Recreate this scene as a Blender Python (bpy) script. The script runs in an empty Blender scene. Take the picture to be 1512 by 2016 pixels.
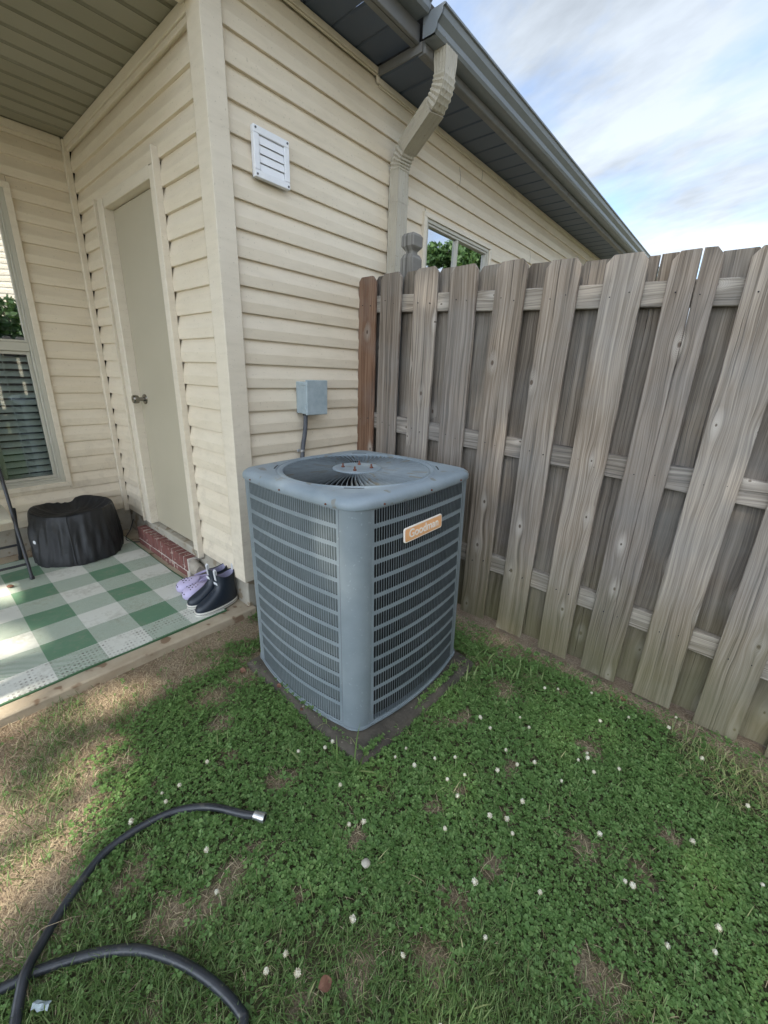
import bpy, math, random
import numpy as np
from mathutils import Matrix, Vector
random.seed(7)
rng = np.random.default_rng(11)
R = math.radians
PI = math.pi
scene = bpy.context.scene
COL = scene.collection
G = 2.66                                   # height of wall line 0 above the ground

# ------------------------------------------------------------------ camera
cam_d = bpy.data.cameras.new('camera')
cam = bpy.data.objects.new('camera', cam_d); COL.objects.link(cam)
cam_d.sensor_fit = 'HORIZONTAL'; cam_d.sensor_width = 36.0
cam_d.lens = 810.705 / 1512 * 36
cam_d.clip_start = 0.02; cam_d.clip_end = 500
yw, pt, rl = R(40.3149), R(-18.4457), R(2.1175)
Fv = Vector((-math.sin(yw) * math.cos(pt), math.cos(yw) * math.cos(pt), math.sin(pt)))
Rv = Vector((math.cos(yw), math.sin(yw), 0)); Uv = Rv.cross(Fv)
R2 = Rv * math.cos(rl) + Uv * math.sin(rl); U2 = Uv * math.cos(rl) - Rv * math.sin(rl)
M = Matrix((R2, U2, -Fv)).transposed().to_4x4()
M.translation = (1.9125, -1.0833, G - 1.2847)
cam.matrix_world = M
scene.camera = cam

# ------------------------------------------------------------------ node helpers
class NT:
    def __init__(s, tree): s.t = tree; s.n = tree.nodes; s.l = tree.links
    def new(s, typ, **kw):
        n = s.n.new(typ)
        for k, v in kw.items():
            if k == 'ins':
                for kk, vv in v.items(): s.set(n, kk, vv)
            else: setattr(n, k, v)
        return n
    def set(s, n, k, v):
        i = n.inputs[k]
        if hasattr(v, 'is_output') or isinstance(v, bpy.types.NodeSocket): s.l.new(v, i)
        else: i.default_value = v
    def math(s, op, a, b=None, c=None, clamp=False):
        n = s.n.new('ShaderNodeMath'); n.operation = op; n.use_clamp = clamp
        s.set(n, 0, a)
        if b is not None: s.set(n, 1, b)
        if c is not None: s.set(n, 2, c)
        return n.outputs[0]
    def vmath(s, op, a, b=None):
        n = s.n.new('ShaderNodeVectorMath'); n.operation = op
        s.set(n, 0, a)
        if b is not None: s.set(n, 1, b)
        return n.outputs[0]
    def mix(s, f, a, b, mode='MIX'):
        n = s.n.new('ShaderNodeMix'); n.data_type = 'RGBA'; n.blend_type = mode
        s.set(n, 0, f)
        s.set(n, 6, a if not isinstance(a, tuple) else (*a[:3], 1)); s.set(n, 7, b if not isinstance(b, tuple) else (*b[:3], 1))
        return n.outputs[2]
    def ramp(s, f, stops, interp='LINEAR'):
        n = s.n.new('ShaderNodeValToRGB'); n.color_ramp.interpolation = interp
        e = n.color_ramp.elements
        while len(e) < len(stops): e.new(0.5)
        for el, (p, c) in zip(e, stops):
            el.position = p; el.color = (*c, 1) if isinstance(c, tuple) else (c, c, c, 1)
        s.set(n, 0, f); return n.outputs[0]
    def noise(s, vec, scale, detail=3, rough=0.5, dist=0.0):
        n = s.n.new('ShaderNodeTexNoise'); s.set(n, 'Vector', vec); s.set(n, 'Scale', scale)
        s.set(n, 'Detail', detail); s.set(n, 'Roughness', rough); s.set(n, 'Distortion', dist)
        return n.outputs[0]
    def comb(s, x, y, z):
        n = s.n.new('ShaderNodeCombineXYZ'); s.set(n, 0, x); s.set(n, 1, y); s.set(n, 2, z); return n.outputs[0]
    def sep(s, v):
        n = s.n.new('ShaderNodeSeparateXYZ'); s.set(n, 0, v); return n.outputs

def newmat(name):
    m = bpy.data.materials.new(name); m.use_nodes = True
    t = NT(m.node_tree); b = m.node_tree.nodes['Principled BSDF']
    return m, t, b
def mapping(t, v, scale=(1, 1, 1)):
    return t.vmath('MULTIPLY', v, scale)

def mottled(name, c1, c2, scale=8, rough=.6, bump=.15, bscale=60, metal=0.0, spots=None, coord='Object', stretch=(1, 1, 1), spec=.5):
    m, t, b = newmat(name)
    tc = t.new('ShaderNodeTexCoord').outputs[coord]
    oi = t.new('ShaderNodeObjectInfo').outputs['Random']
    v = t.vmath('ADD', mapping(t, tc, stretch), t.comb(t.math('MULTIPLY', oi, 31.0), t.math('MULTIPLY', oi, 17.0), 0.0))
    n1 = t.noise(v, scale, 5, .6)
    f = t.ramp(n1, [(.3, 0.0), (.7, 1.0)])
    col = t.mix(f, c1, c2)
    if spots:
        sc, th, sp = spots
        n2 = t.noise(v, sc, 2, .5)
        col = t.mix(t.ramp(n2, [(th, 0.0), (th + .05, 1.0)]), col, sp)
    t.set(b, 'Base Color', col); t.set(b, 'Roughness', t.math('MULTIPLY_ADD', n1, .25, rough - .12))
    b.inputs['Metallic'].default_value = metal; b.inputs['Specular IOR Level'].default_value = spec
    if bump:
        bn = t.new('ShaderNodeBump', ins={'Strength': bump, 'Distance': .004, 'Height': t.noise(v, bscale, 3, .6)})
        t.set(b, 'Normal', bn.outputs[0])
    return m

# ------------------------------------------------------------------ world, sun, exposure
SUN = Vector((0.03, -0.72, 0.69)).normalized()
w = bpy.data.worlds.new('World'); scene.world = w; w.use_nodes = True
t = NT(w.node_tree); w.node_tree.nodes.clear()
sky = t.new('ShaderNodeTexSky'); sky.sky_type = 'NISHITA'; sky.sun_disc = False
sky.sun_elevation = math.asin(SUN.z); sky.sun_rotation = R(180); sky.air_density = 1.0; sky.dust_density = 0.5; sky.ozone_density = 1.5
gen = t.new('ShaderNodeTexCoord').outputs['Generated']
sx, sy, sz = t.sep(gen)
den = t.math('ADD', t.math('MAXIMUM', sz, 0.0), 0.22)
px = t.math('DIVIDE', sx, den); py = t.math('DIVIDE', sy, den)
ca, sa = math.cos(R(-14)), math.sin(R(-14))
u = t.math('ADD', t.math('MULTIPLY', px, ca), t.math('MULTIPLY', py, sa))
v = t.math('SUBTRACT', t.math('MULTIPLY', py, ca), t.math('MULTIPLY', px, sa))
SEED = 21.4
cv = t.comb(t.math('MULTIPLY', u, 0.62), t.math('MULTIPLY', v, 1.35), SEED)
n1 = t.noise(cv, 1.15, 7, .55, .5)
n2 = t.noise(t.comb(u, v, SEED + 6.0), 2.2, 5, .6, .3)
nn = t.math('ADD', t.math('MULTIPLY', n1, .66), t.math('MULTIPLY', n2, .34))
mask = t.ramp(nn, [(.38, 0.0), (.53, 1.0)])
thick = t.ramp(t.noise(t.vmath('ADD', cv, (0.0, 0.0, 5.0)), 2.6, 6, .6), [(.36, .78), (.62, 1.18)])
bw = t.new('ShaderNodeRGBToBW'); t.set(bw, 0, sky.outputs[0])
dn = t.n.new('ShaderNodeVectorMath'); dn.operation = 'DOT_PRODUCT'; t.set(dn, 0, gen); dn.inputs[1].default_value = SUN
fwd = t.math('POWER', t.math('MAXIMUM', dn.outputs['Value'], 0.0), 2.0)        # thin cloud scatters forward, towards the sun's side
cl = t.math('MULTIPLY', t.math('MULTIPLY', t.math('MULTIPLY_ADD', bw.outputs[0], .42, 1.60), t.math('MULTIPLY_ADD', fwd, 2.4, .80)), thick)
cloud = t.vmath('MULTIPLY', t.comb(cl, cl, cl), (0.90, 1.0, 1.12))
mx = t.mix(t.math('MULTIPLY_ADD', mask, .76, .22), t.vmath('MULTIPLY', sky.outputs[0], (.70, .78, .86)), cloud)
bg = t.new('ShaderNodeBackground', ins={'Color': mx, 'Strength': 0.11})
out = t.new('ShaderNodeOutputWorld'); t.l.new(bg.outputs[0], out.inputs[0])
sd = bpy.data.lights.new('sun', 'SUN'); sd.energy = 3.2; sd.angle = R(.6); sd.color = (1.0, .93, .80)
so = bpy.data.objects.new('sun', sd); COL.objects.link(so)
so.rotation_euler = SUN.to_track_quat('Z', 'Y').to_euler(); so.location = (0, -10, 12)
scene.view_settings.view_transform = 'Standard'; scene.view_settings.look = 'None'
scene.view_settings.exposure = 1.92; scene.view_settings.gamma = 1.0
scene.view_settings.use_curve_mapping = False
try:
    scene.cycles.max_bounces = 7; scene.cycles.diffuse_bounces = 4; scene.cycles.transparent_max_bounces = 10
except Exception: pass

# ------------------------------------------------------------------ mesh helpers
class MB:
    def __init__(s): s.v = []; s.f = []
    def add(s, vs, fs):
        o = len(s.v); s.v += [tuple(p) for p in vs]; s.f += [tuple(i + o for i in f) for f in fs]
    def box(s, x0, x1, y0, y1, z0, z1, mat=None):
        vs = [(x, y, z) for x in (x0, x1) for y in (y0, y1) for z in (z0, z1)]
        if mat is not None: vs = [tuple(mat @ Vector(p)) for p in vs]
        s.add(vs, [(0, 1, 3, 2), (4, 6, 7, 5), (0, 4, 5, 1), (2, 3, 7, 6), (0, 2, 6, 4), (1, 5, 7, 3)])
    def cbox(s, x0, x1, y0, y1, z0, z1, c=.003, mat=None):
        """box with chamfered edges"""
        X, Y, Z = (x0, x1), (y0, y1), (z0, z1); vs = []; idx = {}
        for i in (0, 1):
            for j in (0, 1):
                for k in (0, 1):
                    a = c if i == 0 else -c; b = c if j == 0 else -c; d = c if k == 0 else -c
                    for ax, p in enumerate(((X[i], Y[j] + b, Z[k] + d), (X[i] + a, Y[j], Z[k] + d), (X[i] + a, Y[j] + b, Z[k]))):
                        idx[i, j, k, ax] = len(vs); vs.append(p)
        I = lambda i, j, k, a: idx[i, j, k, a]; fs = []
        fs += [(I(0,0,0,0), I(0,0,1,0), I(0,1,1,0), I(0,1,0,0)), (I(1,0,0,0), I(1,1,0,0), I(1,1,1,0), I(1,0,1,0))]
        fs += [(I(0,0,0,1), I(1,0,0,1), I(1,0,1,1), I(0,0,1,1)), (I(0,1,0,1), I(0,1,1,1), I(1,1,1,1), I(1,1,0,1))]
        fs += [(I(0,0,0,2), I(0,1,0,2), I(1,1,0,2), I(1,0,0,2)), (I(0,0,1,2), I(1,0,1,2), I(1,1,1,2), I(0,1,1,2))]
        for k in (0, 1):
            for j in (0, 1): fs.append((I(0,j,k,1), I(1,j,k,1), I(1,j,k,2), I(0,j,k,2)))
            for i in (0, 1): fs.append((I(i,0,k,0), I(i,1,k,0), I(i,1,k,2), I(i,0,k,2)))
        for i in (0, 1):
            for j in (0, 1):
                fs.append((I(i,j,0,0), I(i,j,1,0), I(i,j,1,1), I(i,j,0,1)))
                for k in (0, 1): fs.append((I(i,j,k,0), I(i,j,k,1), I(i,j,k,2)))
        if mat is not None: vs = [tuple(mat @ Vector(p)) for p in vs]
        s.add(vs, fs)
    def loft(s, rings, closed=True, cap0=False, cap1=False):
        n = len(rings[0]); o = len(s.v)
        for r in rings: s.v += [tuple(p) for p in r]
        for i in range(len(rings) - 1):
            for j in range(n if closed else n - 1):
                a = o + i * n + j; b = o + i * n + (j + 1) % n
                s.f.append((a, b, b + n, a + n))
        if cap0: s.f.append(tuple(o + j for j in range(n))[::-1])
        if cap1: s.f.append(tuple(o + (len(rings) - 1) * n + j for j in range(n)))
    def tube(s, pts, r, n=10, caps=True, rf=None):
        P = [Vector(p) for p in pts]; rings = []; up = None
        for i, p in enumerate(P):
            d = (P[min(i + 1, len(P) - 1)] - P[max(i - 1, 0)]).normalized()
            if up is None:
                up = Vector((0, 0, 1)) if abs(d.z) < .9 else Vector((1, 0, 0))
            a = d.cross(up).normalized(); up = a.cross(d).normalized()
            rr = r if rf is None else rf(i / (len(P) - 1))
            rings.append([p + (a * math.cos(2 * PI * k / n) + up * math.sin(2 * PI * k / n)) * rr for k in range(n)])
        s.loft(rings, True, caps, caps)
    def cyl(s, p0, p1, r0, r1=None, n=12):
        r1 = r0 if r1 is None else r1
        s.tube([p0, p1], r0, n, True, lambda t: r0 + (r1 - r0) * t)
    def mesh(s, name):
        me = bpy.data.meshes.new(name); me.from_pydata(s.v, [], s.f); me.update(); return me
def fixnormals(me):
    import bmesh
    bm = bmesh.new(); bm.from_mesh(me); bmesh.ops.recalc_face_normals(bm, faces=bm.faces); bm.to_mesh(me); bm.free()
def mk(name, mb, mat, parent=None, loc=(0, 0, 0), rot=None, smooth=None, fix=True, bevel=0, **props):
    me = mb if isinstance(mb, bpy.types.Mesh) else mb.mesh(name)
    if not isinstance(mb, bpy.types.Mesh) and fix: fixnormals(me)
    if mat is not None and not me.materials: me.materials.append(mat)
    if smooth is not None:
        me.polygons.foreach_set('use_smooth', [True] * len(me.polygons))
        if smooth < 180: me.set_sharp_from_angle(angle=R(smooth))
    o = bpy.data.objects.new(name, me); COL.objects.link(o)
    o.location = loc
    if rot: o.rotation_euler = rot
    if parent is not None: o.parent = parent
    if bevel:
        b = o.modifiers.new('bevel', 'BEVEL'); b.width = bevel; b.segments = 2; b.limit_method = 'ANGLE'
    for k, val in props.items(): o[k] = val
    return o
def thing(name, label, cat, loc=(0, 0, 0), rot=(0, 0, 0), group=None):
    o = bpy.data.objects.new(name, None); COL.objects.link(o); o.location = loc; o.rotation_euler = rot
    o.empty_display_size = .1
    o['label'] = label; o['category'] = cat
    if group: o['group'] = group
    return o
def npmesh(name, V, F, mat, smooth=False):
    """V (n,3), F (m,k) numpy"""
    me = bpy.data.meshes.new(name); k = F.shape[1]
    me.vertices.add(len(V)); me.vertices.foreach_set('co', V.astype(np.float32).ravel())
    me.loops.add(F.size); me.loops.foreach_set('vertex_index', F.astype(np.int32).ravel())
    me.polygons.add(len(F)); me.polygons.foreach_set('loop_start', np.arange(0, F.size, k, dtype=np.int32))
    try: me.polygons.foreach_set('loop_total', np.full(len(F), k, dtype=np.int32))
    except Exception: pass
    me.update(calc_edges=True)
    if smooth: me.polygons.foreach_set('use_smooth', np.ones(len(F), dtype=bool))
    me.materials.append(mat); return me
def spline(P, n=8):
    P = [Vector(p) for p in P]; out = []
    for i in range(len(P) - 1):
        a = P[max(i - 1, 0)]; b = P[i]; c = P[i + 1]; d = P[min(i + 2, len(P) - 1)]
        for k in range(n):
            t = k / n
            out.append(.5 * ((2 * b) + (c - a) * t + (2 * a - 5 * b + 4 * c - d) * t * t + (3 * b - a - 3 * c + d) * t ** 3))
    out.append(P[-1]); return out

# ------------------------------------------------------------------ materials
def vinyl(name, c1, c2, dirt=(.30, .25, .17), rough=.42):
    m, t, b = newmat(name)
    g = t.new('ShaderNodeNewGeometry').outputs['Position']
    oi = t.new('ShaderNodeObjectInfo').outputs['Random']
    n1 = t.noise(g, 2.2, 4, .6); n2 = t.noise(mapping(t, g, (6, 6, 40)), 1.0, 4, .6)
    col = t.mix(t.ramp(n1, [(.3, 0.0), (.7, 1.0)]), c1, c2)
    col = t.mix(t.math('MULTIPLY', t.ramp(n2, [(.45, 0.0), (.75, 1.0)]), .16), col, dirt)
    sp = t.ramp(t.noise(g, 95, 1, .5), [(.70, 0.0), (.735, 1.0)])
    z = t.sep(g)[2]
    low = t.ramp(t.math('DIVIDE', z, 1.4), [(.15, .55), (.9, .03)])
    col = t.mix(t.math('MULTIPLY', sp, .35), col, dirt)
    n3 = t.noise(g, 9, 5, .7)
    col = t.mix(t.math('MULTIPLY', t.ramp(n3, [(.5, 0.0), (.72, 1.0)]), low), col, (.33, .26, .20))
    col = t.mix(t.math('MULTIPLY', oi, .07), col, (1, .97, .9))
    t.set(b, 'Base Color', col); b.inputs['Roughness'].default_value = rough
    bn = t.new('ShaderNodeBump', ins={'Strength': .12, 'Distance': .002, 'Height': t.noise(mapping(t, g, (14, 14, 240)), 1.0, 3, .6)})
    bn2 = t.new('ShaderNodeBump', ins={'Strength': .25, 'Distance': .01, 'Height': t.noise(g, 3.5, 2, .5), 'Normal': bn.outputs[0]})
    t.set(b, 'Normal', bn2.outputs[0])
    return m
M_SIDING = vinyl('vinyl_siding', (.655, .565, .435), (.70, .615, .485))
M_TRIM = vinyl('vinyl_trim', (.635, .56, .445), (.685, .61, .495))
M_DOOR = mottled('door_paint', (.40, .355, .265), (.44, .39, .295), 2.0, .5, .06, 30)
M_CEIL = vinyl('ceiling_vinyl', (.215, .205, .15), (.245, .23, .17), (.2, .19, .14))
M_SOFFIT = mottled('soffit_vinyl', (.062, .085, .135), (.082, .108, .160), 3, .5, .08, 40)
M_FASCIA = mottled('fascia_paint', (.19, .185, .18), (.145, .15, .155), 6, .5, .1, 60, spots=(50, .66, (.16, .15, .13)))
M_GUTTER = mottled('gutter_paint', (.18, .20, .22), (.225, .245, .265), 5, .38, .08, 40, spots=(70, .68, (.18, .18, .17)))
M_SPOUT = mottled('downspout_paint', (.44, .40, .32), (.36, .325, .265), 6, .42, .12, 60, spots=(60, .66, (.30, .26, .2)))
M_WHITE = mottled('white_plastic', (.80, .81, .84), (.74, .75, .79), 12, .35, .03, 40)
M_ROOF = mottled('shingle_roof', (.06, .055, .05), (.10, .095, .09), 20, .9, .5, 90)
M_SHEATH = mottled('wall_sheathing', (.10, .09, .07), (.12, .11, .09), 5, .9, 0)
M_CONC = mottled('old_concrete', (.40, .37, .31), (.28, .25, .20), 7, .88, .5, 90, spots=(16, .58, (.24, .19, .13)), coord='Object')
M_SLAB = mottled('slab_concrete', (.44, .37, .27), (.30, .235, .16), 6, .9, .5, 70, spots=(12, .58, (.20, .13, .08)))
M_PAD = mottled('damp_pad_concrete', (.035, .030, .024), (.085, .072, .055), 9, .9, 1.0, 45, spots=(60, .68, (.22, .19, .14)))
M_BRICK = mottled('brick_clay', (.13, .048, .042), (.20, .078, .064), 18, .85, .5, 120, spots=(26, .62, (.36, .25, .21)))
M_MORTAR = mottled('mortar', (.50, .45, .40), (.40, .36, .32), 18, .95, .6, 110)
M_MUD = mottled('rough_mortar', (.38, .34, .28), (.26, .22, .18), 22, .95, 1.0, 45)
M_STEEL = mottled('knob_metal', (.35, .33, .30), (.25, .23, .2), 10, .22, 0, metal=1.0)
M_RUST = mottled('rusty_bolt', (.16, .055, .03), (.09, .03, .02), 60, .8, .6, 200)
M_ACPAINT = mottled('condenser_paint', (.145, .175, .192), (.198, .230, .248), 5, .52, .12, 130, spots=(75, .66, (.215, .245, .262)))
M_ACTOP = mottled('condenser_top_paint', (.165, .205, .232), (.235, .278, .31), 6, .48, .16, 90, spots=(16, .62, (.165, .168, .155)))
M_ACDARK = mottled('condenser_inside', (.012, .013, .015), (.02, .02, .022), 30, .7, 0)
M_BOX = mottled('galvanised_box', (.27, .33, .355), (.36, .42, .445), 22, .45, .1, 60)
M_CONDUIT = mottled('conduit_plastic', (.075, .08, .095), (.10, .105, .12), 20, .5, .1, 60)
M_CLAMP = mottled('zinc_clamp', (.6, .6, .6), (.5, .5, .5), 20, .35, .1, 60, metal=.8)
M_BLACK = mottled('black_metal', (.016, .017, .022), (.028, .029, .036), 14, .38, .05, 60)
M_SEAT = mottled('beige_seat', (.50, .46, .36), (.45, .41, .32), 14, .8, .2, 180)
M_HOSE = mottled('hose_rubber', (.014, .016, .020), (.035, .038, .044), 9, .36, .12, 120, spots=(40, .62, (.055, .053, .050)))
M_ALU = mottled('hose_coupling_metal', (.62, .62, .62), (.5, .5, .5), 40, .3, .1, 90, metal=.9)
M_BOOT = mottled('boot_rubber', (.011, .016, .026), (.017, .024, .036), 10, .42, .08, 50)
M_SOLE = mottled('boot_sole', (.66, .64, .58), (.55, .52, .46), 30, .6, .1, 60)
M_LINING = mottled('boot_lining', (.30, .29, .40), (.25, .24, .34), 30, .9, .2, 60)
M_TAB = mottled('pull_tab', (.60, .60, .62), (.5, .5, .52), 30, .7, .2, 60)
M_CLOG = mottled('lavender_clog', (.50, .44, .62), (.45, .39, .57), 10, .6, .08, 60)
M_HOLE = mottled('dark_hole', (.01, .01, .015), (.015, .012, .02), 30, .9, 0)
M_BLIND = mottled('blind_slat', (.80, .80, .78), (.75, .75, .73), 8, .5, 0)
M_WINFR = mottled('window_frame', (.47, .45, .38), (.43, .41, .35), 6, .45, .05, 50)
M_ROOM = mottled('room_dark', (.02, .02, .022), (.03, .03, .03), 4, .9, 0)
M_STALK = mottled('flower_stalk', (.16, .26, .09), (.12, .2, .07), 30, .7, 0)
M_LEAF_BROWN = mottled('dead_leaf', (.13, .055, .035), (.20, .10, .06), 30, .8, .2, 80)
M_ORANGE = mottled('badge_orange', (.78, .42, .20), (.72, .36, .16), 30, .4, .05, 90)
M_CREAM = mottled('badge_cream', (.82, .76, .68), (.75, .68, .60), 40, .5, .05, 90)

def cover_fabric():
    m, t, b = newmat('black_cover_fabric')
    tc = t.new('ShaderNodeTexCoord').outputs['Object']
    n1 = t.noise(tc, 5, 4, .6)
    t.set(b, 'Base Color', t.mix(n1, (.006, .0065, .008), (.014, .0145, .017)))
    b.inputs['Roughness'].default_value = .55
    hb = t.math('ADD', t.noise(tc, 9, 3, .5, .6), t.math('MULTIPLY', t.noise(tc, 350, 1), .05))
    t.set(b, 'Normal', t.new('ShaderNodeBump', ins={'Strength': .5, 'Distance': .02, 'Height': hb}).outputs[0])
    return m
M_COVER = cover_fabric()

def glass(name, refl, tint, trans):
    m, t, b = newmat(name); m.node_tree.nodes.remove(b)
    out = m.node_tree.nodes['Material Output']
    gl = t.new('ShaderNodeBsdfGlossy', ins={'Color': (.95, .97, 1, 1), 'Roughness': .015})
    tr = t.new('ShaderNodeBsdfTransparent', ins={'Color': (*[trans * c for c in tint], 1)})
    fr = t.new('ShaderNodeFresnel', ins={'IOR': 1.5}).outputs[0]
    nz = t.new('ShaderNodeNewGeometry').outputs['Position']
    bn = t.new('ShaderNodeBump', ins={'Strength': .03, 'Distance': .01, 'Height': t.noise(nz, 3.0, 2)})
    t.set(gl, 'Normal', bn.outputs[0])
    f = t.math('ADD', t.math('MULTIPLY', fr, 1.6), refl, clamp=True)
    mxs = t.new('ShaderNodeMixShader'); t.set(mxs, 0, f); t.l.new(tr.outputs[0], mxs.inputs[1]); t.l.new(gl.outputs[0], mxs.inputs[2])
    t.l.new(mxs.outputs[0], out.inputs[0]); return m
M_GLASS = glass('window_glass', .04, (.9, .95, .93), .95)
M_GLASS_U = glass('upper_window_glass', .42, (.9, .95, .93), .8)
M_GLASS_C = glass('coated_window_glass', .62, (.5, .55, .6), .5)

def wood(name, dark, mid, light, algae=1.0, along='z', brown=0.0):
    m, t, b = newmat(name)
    tc = t.new('ShaderNodeTexCoord').outputs['Object']
    pos = t.new('ShaderNodeNewGeometry').outputs['Position']
    oi = t.new('ShaderNodeObjectInfo').outputs['Random']
    X, Y, Z = t.sep(tc)
    if along == 'x': X, Z = Z, X
    a = t.math('ADD', X, t.math('MULTIPLY', oi, 7.31))
    c = t.math('ADD', Z, t.math('MULTIPLY', oi, 23.7))
    # knots
    S = 5.2
    vo = t.new('ShaderNodeTexVoronoi', voronoi_dimensions='2D', ins={'Vector': t.comb(t.math('MULTIPLY', a, S * 1.25), t.math('MULTIPLY', c, S * .62), 0.0), 'Scale': 1.0, 'Randomness': 1.0})
    vx, vy, _ = t.sep(vo.outputs['Position'])
    dx = t.math('SUBTRACT', a, t.math('DIVIDE', vx, S * 1.25)); dz = t.math('SUBTRACT', c, t.math('DIVIDE', vy, S * .62))
    sel = t.math('GREATER_THAN', t.sep(vo.outputs['Color'])[0], .38)
    def rad(kz): return t.math('SQRT', t.math('ADD', t.math('MULTIPLY', dx, dx), t.math('MULTIPLY', t.math('MULTIPLY', dz, dz), kz)))
    r1 = rad(.14); r2 = rad(.40)
    size = t.math('MULTIPLY_ADD', t.sep(vo.outputs['Color'])[1], .009, .006)
    infl = t.math('MULTIPLY', sel, t.math('EXPONENT', t.math('MULTIPLY', t.math('POWER', t.math('DIVIDE', r1, .024), 2.0), -1.0)))
    psi = t.math('SUBTRACT', a, t.math('MULTIPLY', dx, t.math('MULTIPLY', infl, .85)))
    wob = t.math('MULTIPLY', t.math('SUBTRACT', t.noise(t.comb(t.math('MULTIPLY', a, 5.0), oi, t.math('MULTIPLY', c, 1.3)), 1.0, 3, .5), .5), .06)
    psi = t.math('ADD', psi, wob)
    g1 = t.noise(t.comb(t.math('MULTIPLY', psi, 260), 0.0, t.math('MULTIPLY', c, 3.0)), 1.0, 3, .65)
    g2 = t.noise(t.comb(t.math('MULTIPLY', psi, 75), 4.0, t.math('MULTIPLY', c, 1.0)), 1.0, 4, .6)
    g3 = t.noise(t.comb(t.math('MULTIPLY', psi, 16), 9.0, t.math('MULTIPLY', c, .9)), 1.0, 3, .6)
    g = t.math('ADD', t.math('ADD', t.math('MULTIPLY', g1, .34), t.math('MULTIPLY', g2, .40)), t.math('MULTIPLY', g3, .26))
    col = t.ramp(g, [(.36, dark), (.47, mid), (.60, light)])
    # dark cracks
    cr = t.noise(t.comb(t.math('MULTIPLY', psi, 95), 2.0, t.math('MULTIPLY', c, .8)), 1.0, 2, .5)
    crm = t.ramp(cr, [(.325, 1.0), (.36, 0.0)])
    col = t.mix(t.math('MULTIPLY', crm, .6), col, (.035, .03, .026))
    # patches of weathering and per-board tone
    bl = t.noise(pos, 3.0, 4, .6)
    col = t.mix(t.math('MULTIPLY', t.ramp(bl, [(.4, 0.0), (.7, 1.0)]), .35), col, (.22, .225, .23))
    tone = t.math('MULTIPLY_ADD', oi, .42, .78)
    col = t.vmath('MULTIPLY', col, t.comb(tone, t.math('MULTIPLY', tone, .99), t.math('MULTIPLY_ADD', tone, .9, .07)))
    # knots: pale halo, rings, dark heart
    halo = t.math('MULTIPLY', sel, t.ramp(t.math('DIVIDE', r2, t.math('MULTIPLY', size, 2.6)), [(.45, 1.0), (1.0, 0.0)]))
    ring = t.math('MULTIPLY_ADD', t.math('SINE', t.math('MULTIPLY', r2, 1500)), .5, .5)
    col = t.mix(t.math('MULTIPLY', halo, .38), col, t.mix(ring, (.17, .14, .11), (.40, .36, .31)))
    flare = t.math('MULTIPLY', sel, t.ramp(t.math('DIVIDE', r1, .026), [(.15, 1.0), (1.0, 0.0)]))
    col = t.mix(t.math('MULTIPLY', t.math('MULTIPLY', flare, t.ramp(g2, [(.42, .25), (.56, 1.0)])), .62), col, (.44, .40, .355))
    heart = t.math('MULTIPLY', sel, t.ramp(t.math('DIVIDE', r2, size), [(.35, 1.0), (.62, 0.0)]))
    col = t.mix(t.math('MULTIPLY', heart, .85), col, (.075, .05, .035))
    # green-brown algae and damp near the soil
    zz = t.sep(pos)[2]
    az = t.math('ADD', zz, t.math('MULTIPLY', t.math('SUBTRACT', t.noise(mapping(t, pos, (9, 9, 2)), 1.0, 4, .6), .5), .55))
    al = t.ramp(az, [(.12, 1.0), (.62, 0.0)])
    col = t.mix(t.math('MULTIPLY', al, .62 * algae), col, (.115, .105, .045))
    t.set(b, 'Base Color', col); b.inputs['Roughness'].default_value = .85; b.inputs['Specular IOR Level'].default_value = .25
    hh = t.math('SUBTRACT', t.math('SUBTRACT', g, t.math('MULTIPLY', crm, .35)), t.math('MULTIPLY', heart, .2))
    t.set(b, 'Normal', t.new('ShaderNodeBump', ins={'Strength': .9, 'Distance': .005, 'Height': hh}).outputs[0])
    return m
M_WOOD = wood('weathered_board', (.046, .035, .026), (.165, .132, .104), (.34, .288, .24))
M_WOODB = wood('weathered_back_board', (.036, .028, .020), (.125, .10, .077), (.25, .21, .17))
M_RAIL = wood('weathered_rail', (.055, .045, .036), (.20, .17, .14), (.40, .355, .30), .5, 'x')
M_WOODR = wood('brown_board', (.055, .028, .017), (.15, .083, .052), (.26, .165, .11), .3)
M_POST = wood('grey_post', (.035, .033, .03), (.115, .108, .10), (.23, .22, .205), .3)

def leafmat(name, c1, c2, c3, rough=.55, trans=.25):
    m, t, b = newmat(name)
    rnd = t.new('ShaderNodeNewGeometry').outputs['Random Per Island']
    pos = t.new('ShaderNodeNewGeometry').outputs['Position']
    col = t.ramp(rnd, [(0.0, c1), (.6, c2), (1.0, c3)])
    n = t.noise(pos, 3.5, 3, .6)
    col = t.mix(t.math('MULTIPLY', t.ramp(n, [(.35, 0.0), (.7, 1.0)]), .45), col, c1)
    t.set(b, 'Base Color', col); b.inputs['Roughness'].default_value = rough; b.inputs['Specular IOR Level'].default_value = .35
    tl = t.new('ShaderNodeBsdfTranslucent', ins={'Color': t.mix(.5, col, (.12, .22, .03))})
    ms = t.new('ShaderNodeMixShader', ins={0: trans}); t.l.new(b.outputs[0], ms.inputs[1]); t.l.new(tl.outputs[0], ms.inputs[2])
    t.l.new(ms.outputs[0], m.node_tree.nodes['Material Output'].inputs[0]); return m
M_CLOVER = leafmat('clover_leaf', (.085, .165, .042), (.120, .215, .058), (.20, .30, .10))
M_GRASS = leafmat('grass_blade', (.085, .150, .040), (.130, .205, .060), (.25, .30, .12))
M_YGRASS = leafmat('yellow_grass_blade', (.16, .20, .07), (.28, .30, .12), (.42, .38, .2))
M_STRAW = leafmat('dead_grass_blade', (.26, .20, .12), (.44, .35, .22), (.62, .52, .35), .8, .1)
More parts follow.
